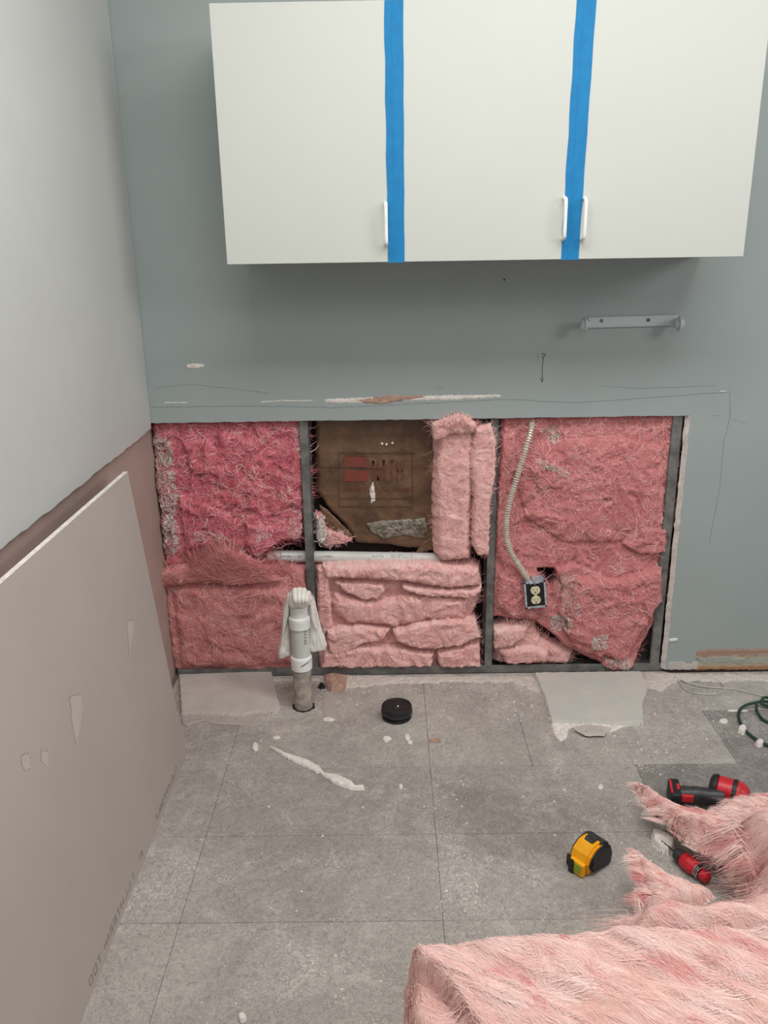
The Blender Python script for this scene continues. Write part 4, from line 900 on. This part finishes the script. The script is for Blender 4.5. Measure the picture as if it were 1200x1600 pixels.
g0 = FP(1064, 1242, .028); g1 = qa+hd*.025+np.array([-.012, -.022, -.008])
bm = bmesh.new(); pts = catmull([g0, g0*.6+g1*.4+np.array([0, 0, .004]), g1], 6); sweep(bm, pts, [.025]*3+[.023]*4+[.022]*3+[.025]*3, 12); part('grip', bm, M_blackg, dr, True)
bm = bmesh.new(); sweep(bm, [g0*.3+g1*.7+np.array([.004, -.017, .006]), g0*.2+g1*.8+np.array([.01, -.02, .006])], [.008, .006], 10); part('trigger', bm, M_black, dr, True)
# battery: block across the end of the grip
gd = Vector(tuple(g1-g0)).normalized(); sd = Vector((0, 0, 1)).cross(gd).normalized(); bc = Vector(tuple(g0))-gd*.018
def obox(bm, c, a, b, c_, u, v, w_, bev): 
    m0 = len(bm.verts); vs = box(bm, -a, a, -b, b, -c_, c_, bev); 
    for vtx in list(bm.verts)[m0:]: k = vtx.co.copy(); vtx.co = Vector(tuple(c))+u*k.x+v*k.y+w_*k.z
UZ = Vector((0, 0, 1))
bm = bmesh.new(); obox(bm, bc, .015, .040, .026, gd, sd, UZ, .006); part('battery', bm, M_black, dr)
for k, (du, dw) in enumerate(((-.010, .0), (.008, .0))):
    bm = bmesh.new(); obox(bm, bc+gd*du+UZ*.0265+sd*(.0), .003 if k == 0 else .004, .030 if k == 0 else .012, .0012, gd, sd, UZ, .0008); part('red_stripe', bm, M_red, dr)
bm = bmesh.new(); obox(bm, Vector(tuple(g0))-sd*.030+UZ*.012+gd*.012, .016, .006, .010, gd, sd, UZ, .003); part('red_base_trim', bm, M_red, dr)

# ------------------------------------------------------------------ second tool: driver handle
sdv = empty('screwdriver', 'red handled driver with chrome ring half buried in pink insulation', 'screwdriver', tuple(FP(1075, 1345)))
a0 = np.array(FP(1058, 1334, .022)); a1 = np.array(FP(1092, 1362, .020)); dd = (a1-a0)/np.linalg.norm(a1-a0)
bm = bmesh.new(); lathe(bm, a0-dd*.055, dd, [(0, .0005), (.004, .0018), (.06, .0022)], 10); part('blade', bm, M_black, sdv)
bm = bmesh.new(); lathe(bm, a0-dd*.006, dd, [(0, .008), (.003, .014), (.012, .017), (.022, .017), (.024, .014)], 20); part('collar', bm, M_blackg, sdv)
bm = bmesh.new(); lathe(bm, a0+dd*.017, dd, [(0, .015), (.003, .018), (.020, .0205), (.040, .019), (.045, .016)], 12); g = part('grip', bm, M_red, sdv)
for f in g.data.polygons: f.use_smooth = False
bm = bmesh.new()
for k in range(3): lathe(bm, a0+dd*(.062+.005*k), dd, [(0, .015), (.001, .0175), (.003, .0175), (.004, .015)], 20)
part('chrome_rings', bm, M_chrome, sdv)
bm = bmesh.new(); lathe(bm, a0+dd*.078, dd, [(0, .014), (.016, .014), (.02, .010)], 16); part('end_cap', bm, M_red, sdv)
# chunk of gypsum under the wool
L = [(1019, 1294), (1030, 1296), (1044, 1302), (1055, 1310), (1054, 1322), (1044, 1327), (1030, 1322), (1020, 1310)]
p = Pad([dict(pts=fpx(L, .02), t=.024, e=.006)], 'floor', .0003, .0018, 180, .004, 60, jag=.002)
tag(p.build('gypsum_chunk', M_gyp), 'white gypsum chunk at the tip of the red driver', 'plaster piece')

# ------------------------------------------------------------------ cords
gc = [FP(x, y, z) for x, y, z in ((1260, 1125, .006), (1205, 1098, .012), (1180, 1098, .02), (1160, 1105, .012), (1154, 1118, .006), (1160, 1135, .006), (1172, 1148, .006), (1190, 1160, .006), (1215, 1168, .006), (1260, 1160, .006), (1275, 1130, .01), (1240, 1100, .016), (1210, 1092, .02), (1194, 1090, .022), (1190, 1098, .018), (1200, 1104, .010), (1225, 1108, .006))]
bm = bmesh.new(); sweep(bm, catmull(gc, 8), .0048, 10)
tag(part('power_cord', bm, M_green), 'coiled dark green power cord on the floor at the right', 'cord')
gc = [FP(x, y, z) for x, y, z in ((1182, 1100, .026), (1183, 1112, .012), (1192, 1124, .007), (1206, 1130, .006), (1230, 1135, .006))]
bm = bmesh.new(); sweep(bm, catmull(gc, 8), .0048, 10)
tag(part('power_cord', bm, M_green), 'short dark green cord loop crossing inside the coiled cord', 'cord')
wc = [FP(x, y, z) for x, y, z in ((1046, 1053, .003), (1056, 1057, .003), (1062, 1066, .003), (1068, 1075, .003), (1082, 1082, .003), (1105, 1085, .003), (1125, 1083, .003), (1132, 1076, .003), (1126, 1066, .004), (1112, 1060, .004), (1100, 1061, .004), (1080, 1065, .004), (1064, 1062, .007), (1080, 1068, .006), (1100, 1073, .004), (1140, 1076, .003), (1170, 1082, .003), (1200, 1089, .003), (1240, 1094, .003))]
bm = bmesh.new(); sweep(bm, catmull(wc, 8), .0021, 8)
tag(part('thin_wire', bm, M_wire), 'thin white wire looped on the floor below the torn skirting', 'wire')

# ------------------------------------------------------------------ foreground heap of insulation
HT = 0.27
fg = empty('insulation_batt', 'thick peach-pink batt heaped on the floor in the right foreground', 'insulation', tuple(FP(900, 1560)))
def L3(L, z): return fpx(L, z)
body = L3([(628, 1476), (700, 1468), (780, 1458), (860, 1446), (960, 1436), (1060, 1440), (1200, 1440), (1420, 1440)], HT)
body += [(body[-1][0], -2.3), (FP(628, 1600, .12)[0], -2.3), tuple(FP(630, 1600, .12)[:2])]
PF = [dict(pts=body, t=.22, e=.035, tone=-.06),
      dict(pts=L3([(625, 1470), (700, 1464), (780, 1457), (860, 1446), (960, 1438), (1060, 1442), (1200, 1440), (1500, 1440), (1500, 1900), (760, 1800), (736, 1600), (695, 1545), (650, 1500)], HT), t=HT, e=.018),
      dict(pts=L3([(1004, 1362), (1030, 1380), (1080, 1392), (1140, 1386), (1180, 1370), (1420, 1376), (1420, 1460), (1200, 1470), (960, 1462), (880, 1456), (965, 1436), (992, 1400)], .19), t=.20, e=.07, tone=.0),
      dict(pts=L3([(1146, 1256), (1200, 1232), (1420, 1230), (1420, 1420), (1240, 1400), (1200, 1350)], .2), t=.21, e=.07, tone=.02)]
pf = Pad(PF, 'floor', .001, .0045, 201, .024, 6, stretch=(.5, 2.3), rot=math.radians(-35), jag=.006, jfreq=30, fine=.22)
pf.build('wool_body', M_w_peach, fg)
A1 = math.radians(146)
inner = [[(0.14, -2.3), (2.2, -2.3), (2.2, 0), (0.14, 0)]]
pf.fibres('short_fibres', M_s_peach, fg, 9000, L=(.015, .04), w=.0006, K=6, seed=30, ang=A1, spread=1.4, curl=.6, lift=.001, clump=(50, .010), tone=(.25, .75), where=[[(-.1, -2.3), (.16, -2.3), (.16, 0), (-.1, 0)]])
pf.fibres('loose_fibres', M_s_peach, fg, 60000, where=inner, L=(.06, .16), w=.0006, K=7, seed=31, ang=A1, spread=1.0, curl=.45, lift=.0006, clump=(70, .013), tone=(.3, .75))
pf.fibres('pink_fibres', M_s_mid, fg, 7000, where=inner, L=(.06, .14), w=.0006, K=7, seed=32, ang=A1, spread=1.0, curl=.45, lift=.0006, tone=(.6, 1), clump=(70, .013))
pf.fibres('edge_fibres', M_s_peach, fg, 6000, L=(.01, .028), w=.0005, K=6, seed=33, ang=A1, spread=1.4, curl=.8, lift=.002, edge_bias=.02, clump=(40, .008), tone=(.3, .8))
# torn end: layers lifted clear of the floor, drawn out to points
TA = [dict(pts=L3([(988, 1222), (1012, 1244), (1044, 1262), (1075, 1278), (1110, 1284), (1140, 1262), (1210, 1250), (1420, 1240), (1420, 1360), (1200, 1352), (1120, 1336), (1084, 1324), (1052, 1292), (1022, 1272), (1008, 1256)], .07), t=.055, e=.035),
      dict(pts=L3([(1050, 1284), (1110, 1292), (1200, 1270), (1420, 1260), (1420, 1340), (1200, 1330), (1100, 1316)], .09), base=.03, t=.05, e=.04, tone=-.03)]
pa = Pad(TA, 'floor', .062, .0035, 205, .016, 8, jag=.005, stretch=(.4, 2.4), rot=math.radians(-38)); pa.build('torn_layer', M_w_peach, fg)
TB = [dict(pts=L3([(992, 1320), (1012, 1342), (1040, 1362), (1080, 1380), (1120, 1392), (1080, 1412), (1020, 1412), (1004, 1376), (998, 1344)], .11), t=.032, e=.025)]
pb = Pad(TB, 'floor', .09, .0035, 206, .012, 8, jag=.005, stretch=(.4, 2.4), rot=math.radians(-38)); pb.build('torn_layer', M_w_peach, fg)
for q, p_ in enumerate((pa, pb)):
    n0 = 16000 if q == 0 else 6000
    p_.fibres('wisp_fibres', M_s_peach, fg, n0, L=(.02, .055), w=.0005, K=6, seed=41+q, ang=math.radians(140), spread=.35, curl=.35, lift=.001, clump=(60, .008), tone=(.2, .8))
    p_.fibres('edge_fibres', M_s_peach, fg, n0//6, L=(.02, .05), w=.0004, K=6, seed=51+q, ang=math.radians(138), spread=.4, curl=.5, lift=.002, edge_bias=.012, clump=(25, .005), tone=(.3, .9))
    p_.fibres('pink_fibres', M_s_mid, fg, n0//6, L=(.03, .08), w=.0005, K=6, seed=61+q, ang=math.radians(140), spread=.4, curl=.35, lift=.001, clump=(60, .008), tone=(.5, 1))
